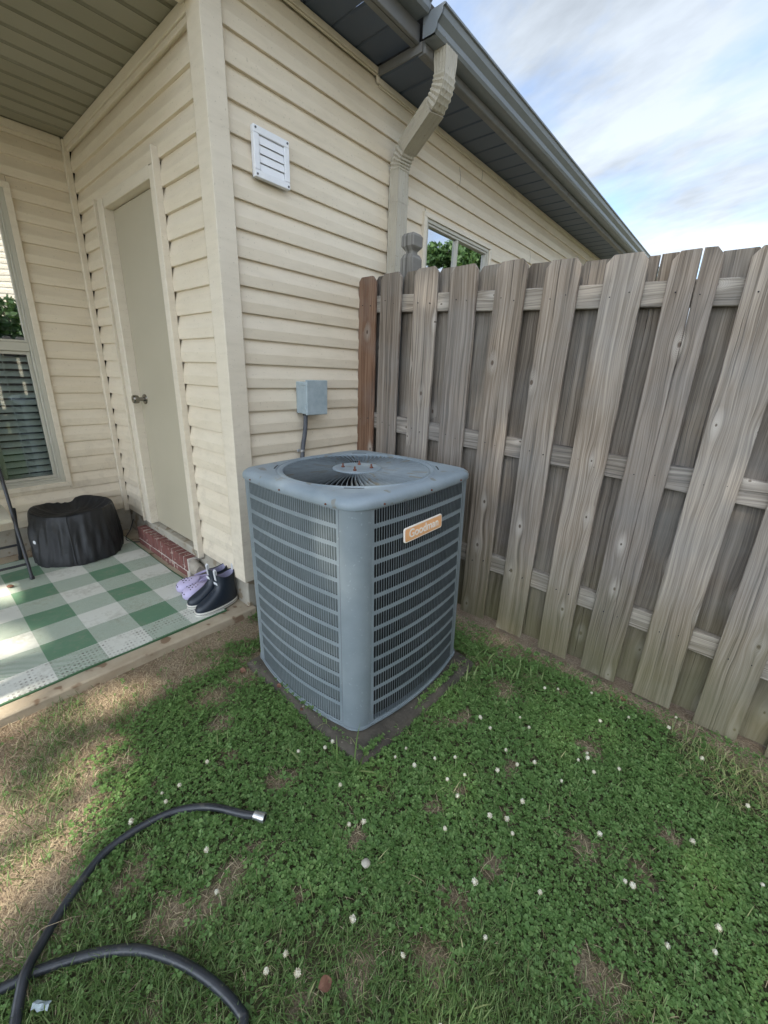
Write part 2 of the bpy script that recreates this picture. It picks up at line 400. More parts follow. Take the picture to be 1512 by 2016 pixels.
M_TREE = leafmat('tree_leaf', (.03, .07, .02), (.05, .10, .03), (.09, .15, .05))
M_BARK = mottled('tree_bark', (.12, .10, .08), (.18, .15, .12), 12, .9, .8, 30)
M_PETAL = leafmat('clover_petal', (.55, .46, .30), (.78, .75, .62), (.86, .85, .80), .7, .15)

def groundmat():
    m, t, b = newmat('soil')
    pos = t.new('ShaderNodeNewGeometry').outputs['Position']
    n1 = t.noise(pos, 2.3, 5, .6); n2 = t.noise(pos, 22, 5, .65); n3 = t.noise(pos, 130, 4, .7)
    col = t.mix(t.ramp(n1, [(.35, 0.0), (.65, 1.0)]), (.24, .165, .105), (.36, .275, .185))
    col = t.mix(t.ramp(n2, [(.4, 0.0), (.7, .7)]), col, (.42, .34, .24))
    col = t.mix(t.ramp(n3, [(.4, .55), (.62, 0.0)]), col, (.10, .065, .045))
    at = t.new('ShaderNodeAttribute'); at.attribute_name = 'veg'
    col = t.mix(t.math('MULTIPLY', at.outputs['Fac'], .9), col, t.mix(n3, (.035, .048, .018), (.085, .085, .04)))
    t.set(b, 'Base Color', col); b.inputs['Roughness'].default_value = .95; b.inputs['Specular IOR Level'].default_value = .2
    hb = t.math('ADD', n3, t.math('MULTIPLY', n2, .8))
    t.set(b, 'Normal', t.new('ShaderNodeBump', ins={'Strength': .9, 'Distance': .012, 'Height': hb}).outputs[0])
    return m
M_SOIL = groundmat()

def rugmat():
    m, t, b = newmat('plaid_rug')
    tc = t.new('ShaderNodeTexCoord').outputs['Object']
    X, Y, _ = t.sep(tc)
    PX, PY = .1745, .1945
    u = t.math('DIVIDE', t.math('SUBTRACT', -.062, X), PX); v = t.math('DIVIDE', t.math('SUBTRACT', -.098, Y), PY)
    def odd(q): return t.math('GREATER_THAN', t.math('FRACT', t.math('MULTIPLY', q, .5)), .5)
    ou, ov = odd(u), odd(v)
    both = t.math('MULTIPLY', ou, ov); one = t.math('ABSOLUTE', t.math('SUBTRACT', ou, ov))
    st = t.math('FRACT', t.math('MULTIPLY', t.math('SUBTRACT', t.math('MULTIPLY', X, 1.0), t.math('MULTIPLY', Y, 1.15)), 78))
    st = t.math('GREATER_THAN', st, .5)
    far = t.ramp(X, [(0.0, .0), (1.0, 0.0)])
    f = t.math('ADD', both, t.math('MULTIPLY', one, t.math('MULTIPLY_ADD', st, .80, .10)), clamp=True)
    n = t.noise(tc, 6, 5, .65); n2 = t.noise(tc, 45, 4, .7)
    green = t.mix(n, (.085, .175, .105), (.125, .235, .145)); white = t.mix(n, (.50, .50, .45), (.66, .66, .60))
    col = t.mix(f, white, green)
    dirt = t.ramp(t.math('ADD', t.math('MULTIPLY', n, .6), t.math('MULTIPLY', n2, .4)), [(.50, 0.0), (.68, .55)])
    col = t.mix(dirt, col, (.23, .22, .165))
    # dirty dashes along the front edge
    row = t.math('LESS_THAN', u, .95)
    dash = t.math('MULTIPLY', t.math('GREATER_THAN', t.math('FRACT', t.math('MULTIPLY', X, 42)), .55), t.math('GREATER_THAN', t.math('FRACT', t.math('MULTIPLY', Y, 60)), .5))
    dm = t.math('MULTIPLY', t.math('MULTIPLY', row, dash), t.ramp(t.noise(tc, 7, 4, .7), [(.44, 0.0), (.60, .8)]))
    col = t.mix(dm, col, (.12, .10, .085))
    edge = t.math('GREATER_THAN', X, -.071)
    edge2 = t.math('GREATER_THAN', Y, -.106)
    col = t.mix(t.math('MAXIMUM', edge, edge2), col, (.055, .13, .06))
    t.set(b, 'Base Color', col); b.inputs['Roughness'].default_value = .8
    rb = t.math('SINE', t.math('MULTIPLY', X, 2 * PI * 210))
    t.set(b, 'Normal', t.new('ShaderNodeBump', ins={'Strength': .35, 'Distance': .0015, 'Height': rb}).outputs[0])
    return m
M_RUG = rugmat()

# ================================================================== HOUSE
house = thing('house', 'beige vinyl sided house with covered porch, dark soffit and grey gutter', 'house')
hS = .1143
WX = -1.7816                         # recessed porch wall plane
PROF = [(-.021, .000), (-.0205, -.001), (.0, .000), (.0010, .004), (.0030, .047), (.0016, .053), (-.0150, .1143), (-.017, .120)]
def siding_board(par, face, plane, a0, a1, k, ztop=None, zbot=None):
    """course whose lower edge is line k"""
    z0 = G - k * hS; n = max(1, int(abs(a1 - a0) / .45)); rings = []
    jit = random.uniform(-.0008, .0008)
    for i in range(n + 1):
        a = a0 + (a1 - a0) * i / n; j = jit + random.uniform(-.0006, .0006); ring = []
        for d, z in PROF:
            zz = z0 + z + random.uniform(-.0003, .0003)
            if ztop is not None: zz = min(zz, ztop)
            if zbot is not None: zz = max(zz, zbot)
            dd = d + (j if d > -.014 else 0)
            ring.append((plane + dd, a, zz) if face == 'x' else (a, plane - dd, zz))
        rings.append(ring)
    mb = MB(); mb.loft(rings, False)
    if face == 'y': mb.f = [f[::-1] for f in mb.f]
    return mk('siding_board', mb, M_SIDING, par, fix=False)

# --- wall A (beside the condenser)
mb = MB(); mb.box(-.12, -.0215, .0, 7.2, G - 2.40, G + .30)
wallA = mk('wall', mb, M_SHEATH, house)
seams = {0: 1.86, 1: 1.85, -1: 2.154, 2: 3.17, 4: 4.6, 5: 3.9}
for k in range(-1, 22):
    top = G + (.232 if k == -1 else 9)
    segs = [(.060, 7.2)]
    zlo, zhi = G - k * hS, G - (k - 1) * hS
    if zlo < G - .300 and zhi > G - 1.55:        # side window opening
        segs = [(.060, 1.485), (2.375, 7.2)]
    if k == 3: siding_board(wallA, 'x', 0.0, 1.487, 2.373, k, zbot=G - .266)
    out = []
    for a, b_ in segs:
        if k in seams and a < seams[k] < b_: out += [(a, seams[k]), (seams[k] + .0022, b_)]
        elif k == -1: out += [(a, .990), (.992, b_)]
        else: out.append((a, b_))
    if k == -1: out = [(.060, 2.154), (2.157, 7.2)]
    for a, b_ in out: siding_board(wallA, 'x', 0.0, a, b_, k, ztop=top)
# --- wall B (store room door)
mb = MB(); mb.box(WX, -1.30, 0.0215, .12, G - 2.40, G + .1); mb.box(-.56, -.06, 0.0215, .12, G - 2.40, G + .1); mb.box(-1.30, -.56, 0.0215, .12, G - .40, G + .1)
wallB = mk('wall', mb, M_SHEATH, house)
for k in range(0, 22):
    zhi = G - (k - 1) * hS; zlo = G - k * hS
    top = G + .035 if k == 0 else None
    if zlo > G - .36: siding_board(wallB, 'y', 0.0, WX + .02, -.075, k, ztop=top)
    else:
        siding_board(wallB, 'y', 0.0, WX + .02, -1.402, k); siding_board(wallB, 'y', 0.0, -.502, -.075, k)
# --- wall C (porch window)
WINL, WINR, WINT, WINB = -1.27, -.375, G - .30, G - 2.118
mb = MB(); mb.box(WX - .12, WX - .0215, WINR, .0, G - 2.45, G + .1); mb.box(WX - .12, WX - .0215, -3.6, WINL, G - 2.45, G + .1)
mb.box(WX - .12, WX - .0215, WINL, WINR, G - 2.45, WINB); mb.box(WX - .12, WX - .0215, WINL, WINR, WINT, G + .1)
wallC = mk('wall', mb, M_SHEATH, house)
for k in range(0, 22):
    zlo = G - k * hS; zhi = zlo + hS; top = G + .035 if k == 0 else None
    if zhi > G - 2.13 and zlo < G - .28 and k >= 3:
        siding_board(wallC, 'x', WX, -.350, -.006, k); siding_board(wallC, 'x', WX, -3.6, -1.29, k)
        if k == 3: siding_board(wallC, 'x', WX, -1.288, -.352, k, zbot=G - .270)
        if k == 19: siding_board(wallC, 'x', WX, -1.288, -.352, k, ztop=G - 2.146)
    else: siding_board(wallC, 'x', WX, -3.6, -.006, k, ztop=top)
# trims
mb = MB()
L_ = [(-.085, -.013), (-.085, -.020), (.020, -.020), (.020, .072), (.013, .072)]
mb.loft([[(x, y, z) for x, y in L_] for z in (G - 2.408, G + .29)], False)
mb.loft([[(x, y, z) for x, y in [(-.085, .001), (-.085, -.020)]] for z in (G - 2.408, G + .29)], False)
mb.loft([[(x, y, z) for x, y in [(.020, .072), (-.004, .072)]] for z in (G - 2.408, G + .29)], False)
mk('corner_trim', mb, M_TRIM, house, fix=False, bevel=.002)
mb = MB(); mb.cbox(WX - .002, WX + .034, -.034, -.0, G - 2.415, G + .05, .003); mk('inside_corner_trim', mb, M_TRIM, house)
mb = MB(); mb.cbox(WX + .034, -.086, -.022, -.001, G + .012, G + .058, .002); mb.cbox(WX + .034, -.086, -.014, -.001, G - .012, G + .0115, .002); mk('frieze_trim', mb, M_TRIM, house)
mb = MB(); mb.cbox(WX + .001, WX + .020, -3.6, -.036, G + .012, G + .058, .002); mb.cbox(WX + .001, WX + .012, -3.6, -.036, G - .010, G + .0115, .002); mk('frieze_trim', mb, M_TRIM, house)
mb = MB()
mb.cbox(.0, .016, .074, .985, G + .222, G + .249, .002); mb.cbox(.0, .008, .074, .985, G + .214, G + .2215, .001)
mb.cbox(.0, .016, .972, .990, G + .185, G + .2205, .002)
mb.cbox(.0, .016, .991, 7.2, G + .184, G + .212, .002); mb.cbox(.0, .008, .991, 7.2, G + .176, G + .1835, .001)
mk('eave_trim', mb, M_TRIM, house)
# --- soffits of the long eave
XF0, XF1 = .265, .302
y = -3.6
while y < .93:
    mb = MB(); y1 = min(y + .163, .972)
    prof = [(y, .0), (y + .010, .007), (y + .018, .0), (y1 - .001, .0)]
    mb.loft([[(x, yy, G + .252 + dz) for yy, dz in prof] for x in (-.01, XF0)], False)
    mk('soffit_panel', mb, M_SOFFIT, house, fix=False); y = y1
mb = MB(); mb.box(-.01, XF1, .974, .982, G + .212, G + .2515); mk('soffit_step', mb, M_FASCIA, house)
y = .982
while y < 7.2:
    mb = MB(); y1 = y + .166
    prof = [(y, .0), (y + .010, .008), (y + .020, .0), (y1 - .001, .0)]
    mb.loft([[(x, yy, G + .214 + dz) for yy, dz in prof] for x in (-.01, XF1)], False)
    mk('soffit_panel', mb, M_SOFFIT, house, fix=False); y = y1
mb = MB(); mb.cbox(XF0, XF0 + .02, -3.6, .973, G + .246, G + .318, .003); mb.cbox(XF0 - .03, XF0 - .001, -3.6, .973, G + .2460, G + .2515, .001); mk('fascia_board', mb, M_FASCIA, house)
mb = MB(); mb.cbox(XF1, XF1 + .018, .974, 3.05, G + .200, G + .262, .004); mb.cbox(XF1 + .0005, XF1 + .0175, 3.052, 7.2, G + .200, G + .262, .004); mb.cbox(XF1 - .03, XF1 - .001, .983, 7.2, G + .2040, G + .2130, .001)
mk('fascia_board', mb, M_FASCIA, house)
def gutter(x0, zb, y0, y1, name, s=1.0):
    pr = [(x0, zb + .085 * s), (x0, zb), (x0 + .068 * s, zb), (x0 + .078 * s, zb + .012 * s), (x0 + .082 * s, zb + .032 * s), (x0 + .105 * s, zb + .055 * s), (x0 + .112 * s, zb + .078 * s),
          (x0 + .122 * s, zb + .080 * s), (x0 + .123 * s, zb + .088 * s), (x0 + .112 * s, zb + .090 * s), (x0 + .109 * s, zb + .082 * s), (x0 + .100 * s, zb + .058 * s), (x0 + .078 * s, zb + .036 * s), (x0 + .066 * s, zb + .004), (x0 + .003, zb + .004), (x0 + .003, zb + .085 * s)]
    mb = MB(); mb.loft([[(x, y, z) for x, z in pr] for y in (y0, y1)], True)
    g = mk(name, mb, M_GUTTER, house, smooth=25)
    cp = pr[:10]
    for ya, yb_ in ((y0 - .0015, y0 + .010), (y1 + .0015, y1 + .010)):
        cap = MB(); cap.loft([[(x, yy, z) for x, z in cp] for yy in (ya, yb_)], True, True, False)
        mk('end_cap', cap, M_GUTTER, g, fix=False)
    return g
gA = gutter(XF1 + .019, G + .238, .948, 7.25, 'gutter', 1.0)
gB = gutter(XF0 + .021, G + .313, -3.6, .930, 'gutter', 1.0)
# roof
mb = MB()
mb.box(0, 1, 0, 1, 0, 1)
mb = MB()
def slab(mb, P, th=.03):
    n = len(P); mb.add(P + [(x, y, z + th) for x, y, z in P], [tuple(range(n))[::-1], tuple(range(n, 2 * n))] + [(i, (i + 1) % n, n + (i + 1) % n, n + i) for i in range(n)])
slab(mb, [(XF0 + .05, -3.7, G + .405), (XF0 + .05, .955, G + .405), (-5.0, .955, G + 2.35), (-5.0, -3.7, G + 2.35)])
slab(mb, [(XF1 + .05, .957, G + .330), (XF1 + .05, 7.35, G + .330), (-5.0, 7.35, G + 2.27), (-5.0, .957, G + 2.27)])
slab(mb, [(-5.0, -3.7, G + 2.35), (-5.0, 7.35, G + 2.35), (-9.5, 7.35, G + .4), (-9.5, -3.7, G + .4)])
mk('roof', mb, M_ROOF, house)
mb = MB(); mb.box(WX - .1, -.02, -3.6, .9, G + .10, G + .24); mb.box(-9.3, -.13, .13, 7.1, .02, G + .29); mb.box(-9.3, WX - .13, -3.5, .13, .02, G + .29)
mk('wall_core', mb, M_ROOM, house)
# porch ceiling
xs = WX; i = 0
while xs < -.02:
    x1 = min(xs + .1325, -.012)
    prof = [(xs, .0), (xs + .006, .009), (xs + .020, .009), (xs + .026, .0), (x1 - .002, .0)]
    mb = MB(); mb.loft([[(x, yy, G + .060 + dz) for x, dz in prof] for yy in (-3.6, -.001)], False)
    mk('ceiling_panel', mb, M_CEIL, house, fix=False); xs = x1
mb = MB(); mb.cbox(-.012, .018, -3.6, -.022, G + .040, G + .25, .003); mb.cbox(-.11, -.013, -3.6, -.022, G + .040, G + .059, .003); mk('porch_beam', mb, M_TRIM, house)
mb = MB(); mb.cbox(-.11, -.01, -3.5, -3.4, .07, G + .04, .004); mk('porch_post', mb, M_TRIM, house)
# foundation
mb = MB(); mb.cbox(-.30, -.018, .016, 7.1, -.05, G - 2.402, .004)
mb.cbox(WX - .1, -.301, .016, .30, -.05, G - 2.402, .004); mb.cbox(WX - .30, WX - .008, -3.5, .014, -.05, G - 2.39, .004)
mk('foundation', mb, M_CONC, house, bevel=.006)

# --- store room door
door = MB(); door.cbox(-1.247, -.585, .030, .070, G - 2.392, G - .412, .002)
d = mk('door', door, M_DOOR, house)
kb = MB(); kx, kz = -1.165, G - 1.497
kb.cyl((kx, .030, kz), (kx, .022, kz), .033, .031, 24)
kb.cyl((kx, .022, kz), (kx, -.012, kz), .013, .013, 16)
rings = []
for yy, r in [(-.010, .014), (-.014, .024), (-.026, .0275), (-.040, .0275), (-.047, .024), (-.049, .012), (-.046, .003)]:
    rings.append([(kx + r * math.cos(a), yy, kz + r * math.sin(a)) for a in [2 * PI * q / 24 for q in range(24)]])
kb.loft(rings, True, True, True)
mk('knob', kb, M_STEEL, d, smooth=40)
fr = MB()
fr.cbox(-1.315, -1.2495, -.024, .075, G - 2.395, G - .36, .003); fr.cbox(-.5825, -.515, -.020, .075, G - 2.395, G - .36, .003)
fr.cbox(-1.249, -.583, -.018, .075, G - .408, G - .350, .003)
fr.cbox(-1.345, -1.3155, -.018, .02, G - 2.40, G - .355, .002)
mk('door_frame', fr, M_TRIM, house)
jc = MB(); jc.cbox(-1.404, -1.392, -.022, .002, G - 2.41, G - .335, .001); jc.cbox(-1.391, -1.346, -.006, .002, G - 2.41, G - .35, .001)
mk('door_casing', jc, M_TRIM, house)
jc = MB(); jc.cbox(-.506, -.494, -.034, .002, G - 2.425, G - .300, .0015); jc.cbox(-.514, -.507, -.024, .002, G - 2.42, G - .33, .001)
mk('door_casing', jc, M_TRIM, house)
th = MB(); th.cbox(-1.34, -.52, -.012, .06, G - 2.452, G - 2.397, .006); mk('door_sill', th, M_CONC, house)

# --- brick step under the door
step = thing('brick_step', 'low red brick step with a course of upright bricks below the store room door', 'step', (-1.02, 0, G - 2.59))
def sl(mb_): return mb_
zt = .137
mb = MB(); mb.cbox(-.418, .43, -.061, .012, -.03, zt - .004, .003); mk('mortar', mb, M_MORTAR, step, bevel=.002)
nb = 14; pitch = (.83) / nb
bm_ = MB(); bm_.cbox(-.0245, .0245, -.0, .066, .0, .092, .004); bme = bm_.mesh('brick'); fixnormals(bme); bme.materials.append(M_BRICK)
for i in range(nb):
    o = mk('brick', bme, M_BRICK, step, (-.41 + pitch * (i + .5), -.066 + random.uniform(-.002, .002), zt - .092 + random.uniform(-.002, .001)), (R(random.uniform(-1, 1)), R(random.uniform(-1.5, 1.5)), R(random.uniform(-1, 1))))
bm_ = MB(); bm_.cbox(-.093, .093, .0, .05, .0, .052, .003); bme2 = bm_.mesh('brick'); fixnormals(bme2); bme2.materials.append(M_BRICK)
for i in range(4):
    mk('brick', bme2, M_BRICK, step, (-.31 + i * .203, -.065 + random.uniform(-.002, .002), -.017))
mb = MB(); n = 9
rings = []
for q in range(6):
    f_ = q / 5; rings.append([(.425 + .085 * f_ + random.uniform(-.004, .004), -.060 + .07 * (.5 + .5 * math.cos(2 * PI * k / 12)) * 1.0 + random.uniform(-.004, .004), .012 + (.058 - .014 * f_) * (1 + math.sin(2 * PI * k / 12)) + random.uniform(-.004, .004)) for k in range(12)])
mb.loft(rings, True, True, True); mk('mortar_lump', mb, M_MUD, step, smooth=60)

# --- porch window (wall C)
win = MB()
def frame(mb_, y0, y1, z0, z1, wdt, x0, x1, c=.002):
    mb_.cbox(x0, x1, y0, y1, z1 - wdt, z1, c); mb_.cbox(x0, x1, y0, y1, z0, z0 + wdt, c)
    mb_.cbox(x0, x1, y0, y0 + wdt, z0 + wdt, z1 - wdt, c); mb_.cbox(x0, x1, y1 - wdt, y1, z0 + wdt, z1 - wdt, c)
frame(win, WINL - .035, WINR + .034, WINB - .030, WINT + .032, .034, WX - .01, WX + .018)
wc = mk('window', win, M_TRIM, house)
f2 = MB()
frame(f2, WINL, WINR, WINB, WINT, .024, WX - .03, WX + .010); frame(f2, WINL + .0245, WINR - .0245, WINB + .0245, WINT - .0245, .012, WX - .045, WX + .004)
f2.cbox(WX - .06, WX - .006, WINL + .037, WINR - .037, G - 1.222, G - 1.168, .003)
mk('window_frame', f2, M_WINFR, wc)
f2 = MB(); frame(f2, WINL + .037, WINR - .0375, WINB + .037, G - 1.223, .020, WX - .055, WX - .022); mk('lower_sash', f2, M_WINFR, wc)
f2 = MB(); frame(f2, WINL + .037, WINR - .037, G - 1.167, WINT - .037, .014, WX - .04, WX - .006); mk('upper_sash', f2, M_WINFR, wc)
f2 = MB(); f2.box(WX - .036, WX - .032, WINL + .05, WINR - .05, WINB + .05, G - 1.23); mk('window_pane', f2, M_GLASS, wc)
f2 = MB(); f2.box(WX - .022, WX - .018, WINL + .045, WINR - .045, G - 1.168, WINT - .05); mk('window_pane', f2, M_GLASS_U, wc)
f2 = MB(); f2.cbox(WX - .046, WX - .040, -.70, -.675, WINB + .057, G - 1.243, .001); mk('muntin', f2, M_WINFR, wc)
sl_ = MB(); pr = [(-.024, -.0), (-.012, .003), (.0, .004), (.012, .003), (.024, .0)]
rings = [[(x, yy, z) for x, z in pr] for yy in (-.40, .40)]
sl_.loft(rings, False); sm = sl_.mesh('blind_slat'); sm.materials.append(M_BLIND)
zz = WINB + .055
while zz < WINT - .06:
    mk('blind_slat', sm, M_BLIND, wc, (WX - .078, (WINL + WINR) / 2, zz), (0, R(40 + random.uniform(-2, 2)), 0)); zz += .0465
cd = MB()
for yy in (-.56, -.95): cd.cyl((WX - .058, yy, WINB + .05), (WX - .058, yy, WINT - .05), .0015, n=6)
mk('blind_cord', cd, M_BLIND, wc)
f2 = MB(); f2.box(WX - .129, WX - .125, WINL - .2, WINR + .2, WINB - .1, WINT + .1); mk('dark_room', f2, M_ROOM, wc)

# --- side window (wall A), mostly behind the fence
SWB = G - 1.55
win = MB(); frame(win, 1.452, 2.389, SWB - .03, G - .264, .030, -.02, .020); ws = mk('window', win, M_TRIM, house)
f2 = MB(); frame(f2, 1.4825, 2.3585, SWB, G - .2945, .022, -.035, .010); frame(f2, 1.505, 2.336, SWB + .0225, G - .317, .014, -.05, .003); f2.cbox(-.045, .001, 1.882, 1.905, SWB + .037, G - .3315, .002)
mk('window_frame', f2, M_WINFR, ws)
for a, b_ in ((1.519, 1.882), (1.905, 2.322)):
    f2 = MB(); f2.box(-.022, -.018, a, b_, SWB + .036, G - .331); mk('window_pane', f2, M_GLASS_C, ws)
f2 = MB(); f2.box(-.119, -.115, 1.45, 2.4, SWB, G - .25); mk('dark_room', f2, M_ROOM, ws)
# opening through wall A core for the window
wallA.data.clear_geometry()
mb = MB(); mb.box(-.12, -.0215, .0, 1.4835, G - 2.40, G + .30); mb.box(-.12, -.0215, 2.376, 7.2, G - 2.40, G + .30)
mb.box(-.12, -.0215, 1.4835, 2.376, G - 2.40, SWB - .001); mb.box(-.12, -.0215, 1.4835, 2.376, G - .2944, G + .30)
wallA.data.from_pydata(mb.v, [], mb.f); wallA.data.update()

# --- downspout
def spout_section(wx, wy):
    pts = []; rid = 4
    def side(p0, p1, nrm):
        out = []
        for q in range(rid * 4):
            f_ = q / (rid * 4); x = p0[0] + (p1[0] - p0[0]) * f_; y_ = p0[1] + (p1[1] - p0[1]) * f_
            dpt = .0022 if (q % 4 in (2,)) and 1 < q < rid * 4 - 1 else 0
            out.append((x - nrm[0] * dpt, y_ - nrm[1] * dpt))
        return out
    a, b_ = wx / 2, wy / 2
    pts += side((a, -b_), (a, b_), (1, 0)) + side((a, b_), (-a, b_), (0, 1)) + side((-a, b_), (-a, -b_), (-1, 0)) + side((-a, -b_), (a, -b_), (0, -1))
    return pts
SEC = spout_section(.072, .100)
def spout(path, scales):
    rings = []; P = [Vector(p) for p in path]
    for i, p in enumerate(P):
        dd = (P[min(i + 1, len(P) - 1)] - P[max(i - 1, 0)]).normalized()
        yv = Vector((0, 1, 0)); yv = (yv - dd * yv.dot(dd)).normalized(); xv = yv.cross(dd)
        if xv.x < 0 and abs(dd.z) > .3: xv = -xv
        s_ = scales[i]
        rings.append([p + xv * (sx_ * s_) + yv * (sy_ * s_) for sx_, sy_ in SEC])
    m_ = MB(); m_.loft(rings, True, True, True); return m_
sp = thing('downspout', 'beige corrugated metal downspout with an S bend under the gutter beside the fence', 'downspout', (0, 0, 0))
yb, yt = 1.148, 1.092
xb, xt = .042, .360
def arc_path(c0, c1, c2, n):
    out = []
    for q in range(n + 1):
        f_ = q / n; a = Vector(c0).lerp(Vector(c1), f_); b_ = Vector(c1).lerp(Vector(c2), f_); out.append(a.lerp(b_, f_))
    return out
top = (xt, yt, G + .242)
A0 = (xt, yt, G + .150); A1 = (xt, yt, G + .085); A2 = (xt - .060, yt + .008, G + .040)
B0 = (xb + .065, yb - .008, G - .058); B1 = (xb, yb, G - .105); B2 = (xb, yb, G - .165)
pa = [Vector(top), Vector((xt, yt, G + .2))] + arc_path(A0, A1, A2, 12); sc = [1, 1] + [1.0 if q % 2 else .90 for q in range(13)]
mk('upper_elbow', spout(pa, sc), M_SPOUT, sp, smooth=28)
mid = [Vector(A2).lerp(Vector(B0), f_) for f_ in (-.02, .5, 1.02)]
mk('middle_pipe', spout(mid, [1.03, 1.03, 1.03]), M_SPOUT, sp, smooth=28)
pb = arc_path(B0, B1, B2, 12) + [Vector((xb, yb, G - .32))]; sc = [1.0 if q % 2 else .89 for q in range(13)] + [1]
mk('lower_elbow', spout(pb, sc), M_SPOUT, sp, smooth=28)
mk('lower_pipe', spout([(xb, yb, G - .314), (xb, yb, .25)], [.955, .955]), M_SPOUT, sp, smooth=28)
sc_ = MB()
for z in (G - .295, G - .225): sc_.cyl((xb + .028, yb + .02, z), (xb + .032, yb + .02, z), .0035, n=8)
sc_.cyl((xt + .028, yt + .012, G + .2), (xt + .032, yt + .012, G + .2), .0035, n=8)
mk('screw', sc_, M_RUST, sp)

# --- dryer vent
vent = thing('dryer_vent', 'white square louvred dryer vent on the siding near the house corner', 'vent', (.004, .274, G - .380))
mb = MB(); s_ = .094
def fr2(mb_, s0, s1, x0, x1):
    mb_.cbox(x0, x1, -s0, s0, s1, s0, .002); mb_.cbox(x0, x1, -s0, s0, -s0, -s1, .002)
    mb_.cbox(x0, x1, -s0, -s1, -s1 + .0002, s1 - .0002, .002); mb_.cbox(x0, x1, s1, s0, -s1 + .0002, s1 - .0002, .002)
fr2(mb, .094, .066, .0, .024); mb.box(0, .004, -.066, .066, -.066, .066); mk('frame', mb, M_WHITE, vent, bevel=.002)
for i in range(4):
    mb = MB(); z1 = .066 - i * .033
    pr = [(.006, z1 + .004), (.016, z1 - .004), (.020, z1 - .018), (.0225, z1 - .0345), (.019, z1 - .0350), (.016, z1 - .018), (.010, z1 - .004)]
    mb.loft([[(x, yy, z) for x, z in pr] for yy in (-.064, .064)], True, True, True); mk('flap', mb, M_WHITE, vent, smooth=35)
for a in (-.083, .083):
    for b_ in (-.083, .083):
        mb = MB(); mb.cyl((.023, a, b_), (.0265, a, b_), .0045, n=10); mk('screw', mb, M_CONDUIT, vent)

# --- disconnect box and conduit
box = thing('electrical_box', 'small grey metal electrical disconnect box on the siding above the condenser', 'electrical box', (.001, .452, G - 1.505))
mb = MB(); mb.cbox(0, .082, -.068, .062, .0, .168, .002); mk('box_body', mb, M_BOX, box)
mb = MB(); mb.cbox(.083, .098, -.074, .073, -.004, .180, .003); mb.cbox(.050, .0825, .063, .073, .0, .178, .001); mk('box_cover', mb, M_BOX, box, rot=(0, R(1.0), 0))
mb = MB()
for z in (.035, .135): mb.cyl((.088, -.076, z - .012), (.088, -.076, z + .012), .004, n=8)
mk('hinge', mb, M_BOX, box)
mb = MB(); mb.cbox(.035, .105, -.0745, -.066, .15, .163, .001, ); mk('rain_lip', mb, M_BOX, box)
mb = MB(); mb.cyl((.04, -.038, -.012), (.04, -.038, .0), .016, n=14); mk('conduit_fitting', mb, M_BLACK, box)
cdt = thing('conduit', 'dark grey flexible conduit running down the siding from the electrical box', 'conduit', (0.03, .43, G - 1.8))
mb = MB(); P = spline([(.012, -.016, .285), (.006, -.018, .2), (-.008, -.026, .1), (-.012, -.03, .0), (-.012, -.03, -.2), (.05, -.03, -.42), (.22, -.03, -.50)], 8)
mb.tube(P, .0125, 12); mk('conduit_tube', mb, M_CONDUIT, cdt, smooth=40)
mb = MB(); mb.cyl((-.0095, -.0275, .078), (-.0100, -.028, .090), .0150, n=14); mb.cbox(-.026, -.022, -.055, .002, .076, .092, .001); mk('conduit_clamp', mb, M_CLAMP, cdt, smooth=40)

# ================================================================== PATIO, RUG
mb = MB(); mb.cbox(-2.2, .012, -3.6, .045, -.06, G - 2.590, .006)
mk('patio_slab', mb, M_SLAB, kind='structure', bevel=.006)
zR = G - 2.590
nx, ny = 60, 90; V = []; F = []
for i in range(nx + 1):
    for j in range(ny + 1):
        x = -1.64 + 1.578 * i / nx; y_ = -2.6 + 2.502 * j / ny
        z = .006 + .0025 * math.sin(x * 9 + y_ * 4) * math.sin(y_ * 7 - x * 3) + .0012 * math.sin(23 * x) * math.sin(19 * y_)
        V.append((x + .002 * math.sin(y_ * 11), y_ + .003 * math.sin(x * 8), z))
n_top = len(V)
for i in range(nx):
    for j in range(ny): a = i * (ny + 1) + j; F.append((a, a + ny + 1, a + ny + 2, a + 1))
edge = [i * (ny + 1) for i in range(nx + 1)] + [nx * (ny + 1) + j for j in range(1, ny + 1)] + [i * (ny + 1) + ny for i in range(nx - 1, -1, -1)] + [j for j in range(ny - 1, 0, -1)]
o = len(V)
for e in edge: V.append((V[e][0], V[e][1], -.0))
for q in range(len(edge)): F.append((edge[q], o + q, o + (q + 1) % len(edge), edge[(q + 1) % len(edge)]))
mb = MB(); mb.v = V; mb.f = F
rug = mk('outdoor_rug', mb, M_RUG, loc=(0, 0, zR + .0015), smooth=40)
rug['label'] = 'green and white plaid outdoor rug lying on the porch slab'; rug['category'] = 'rug'

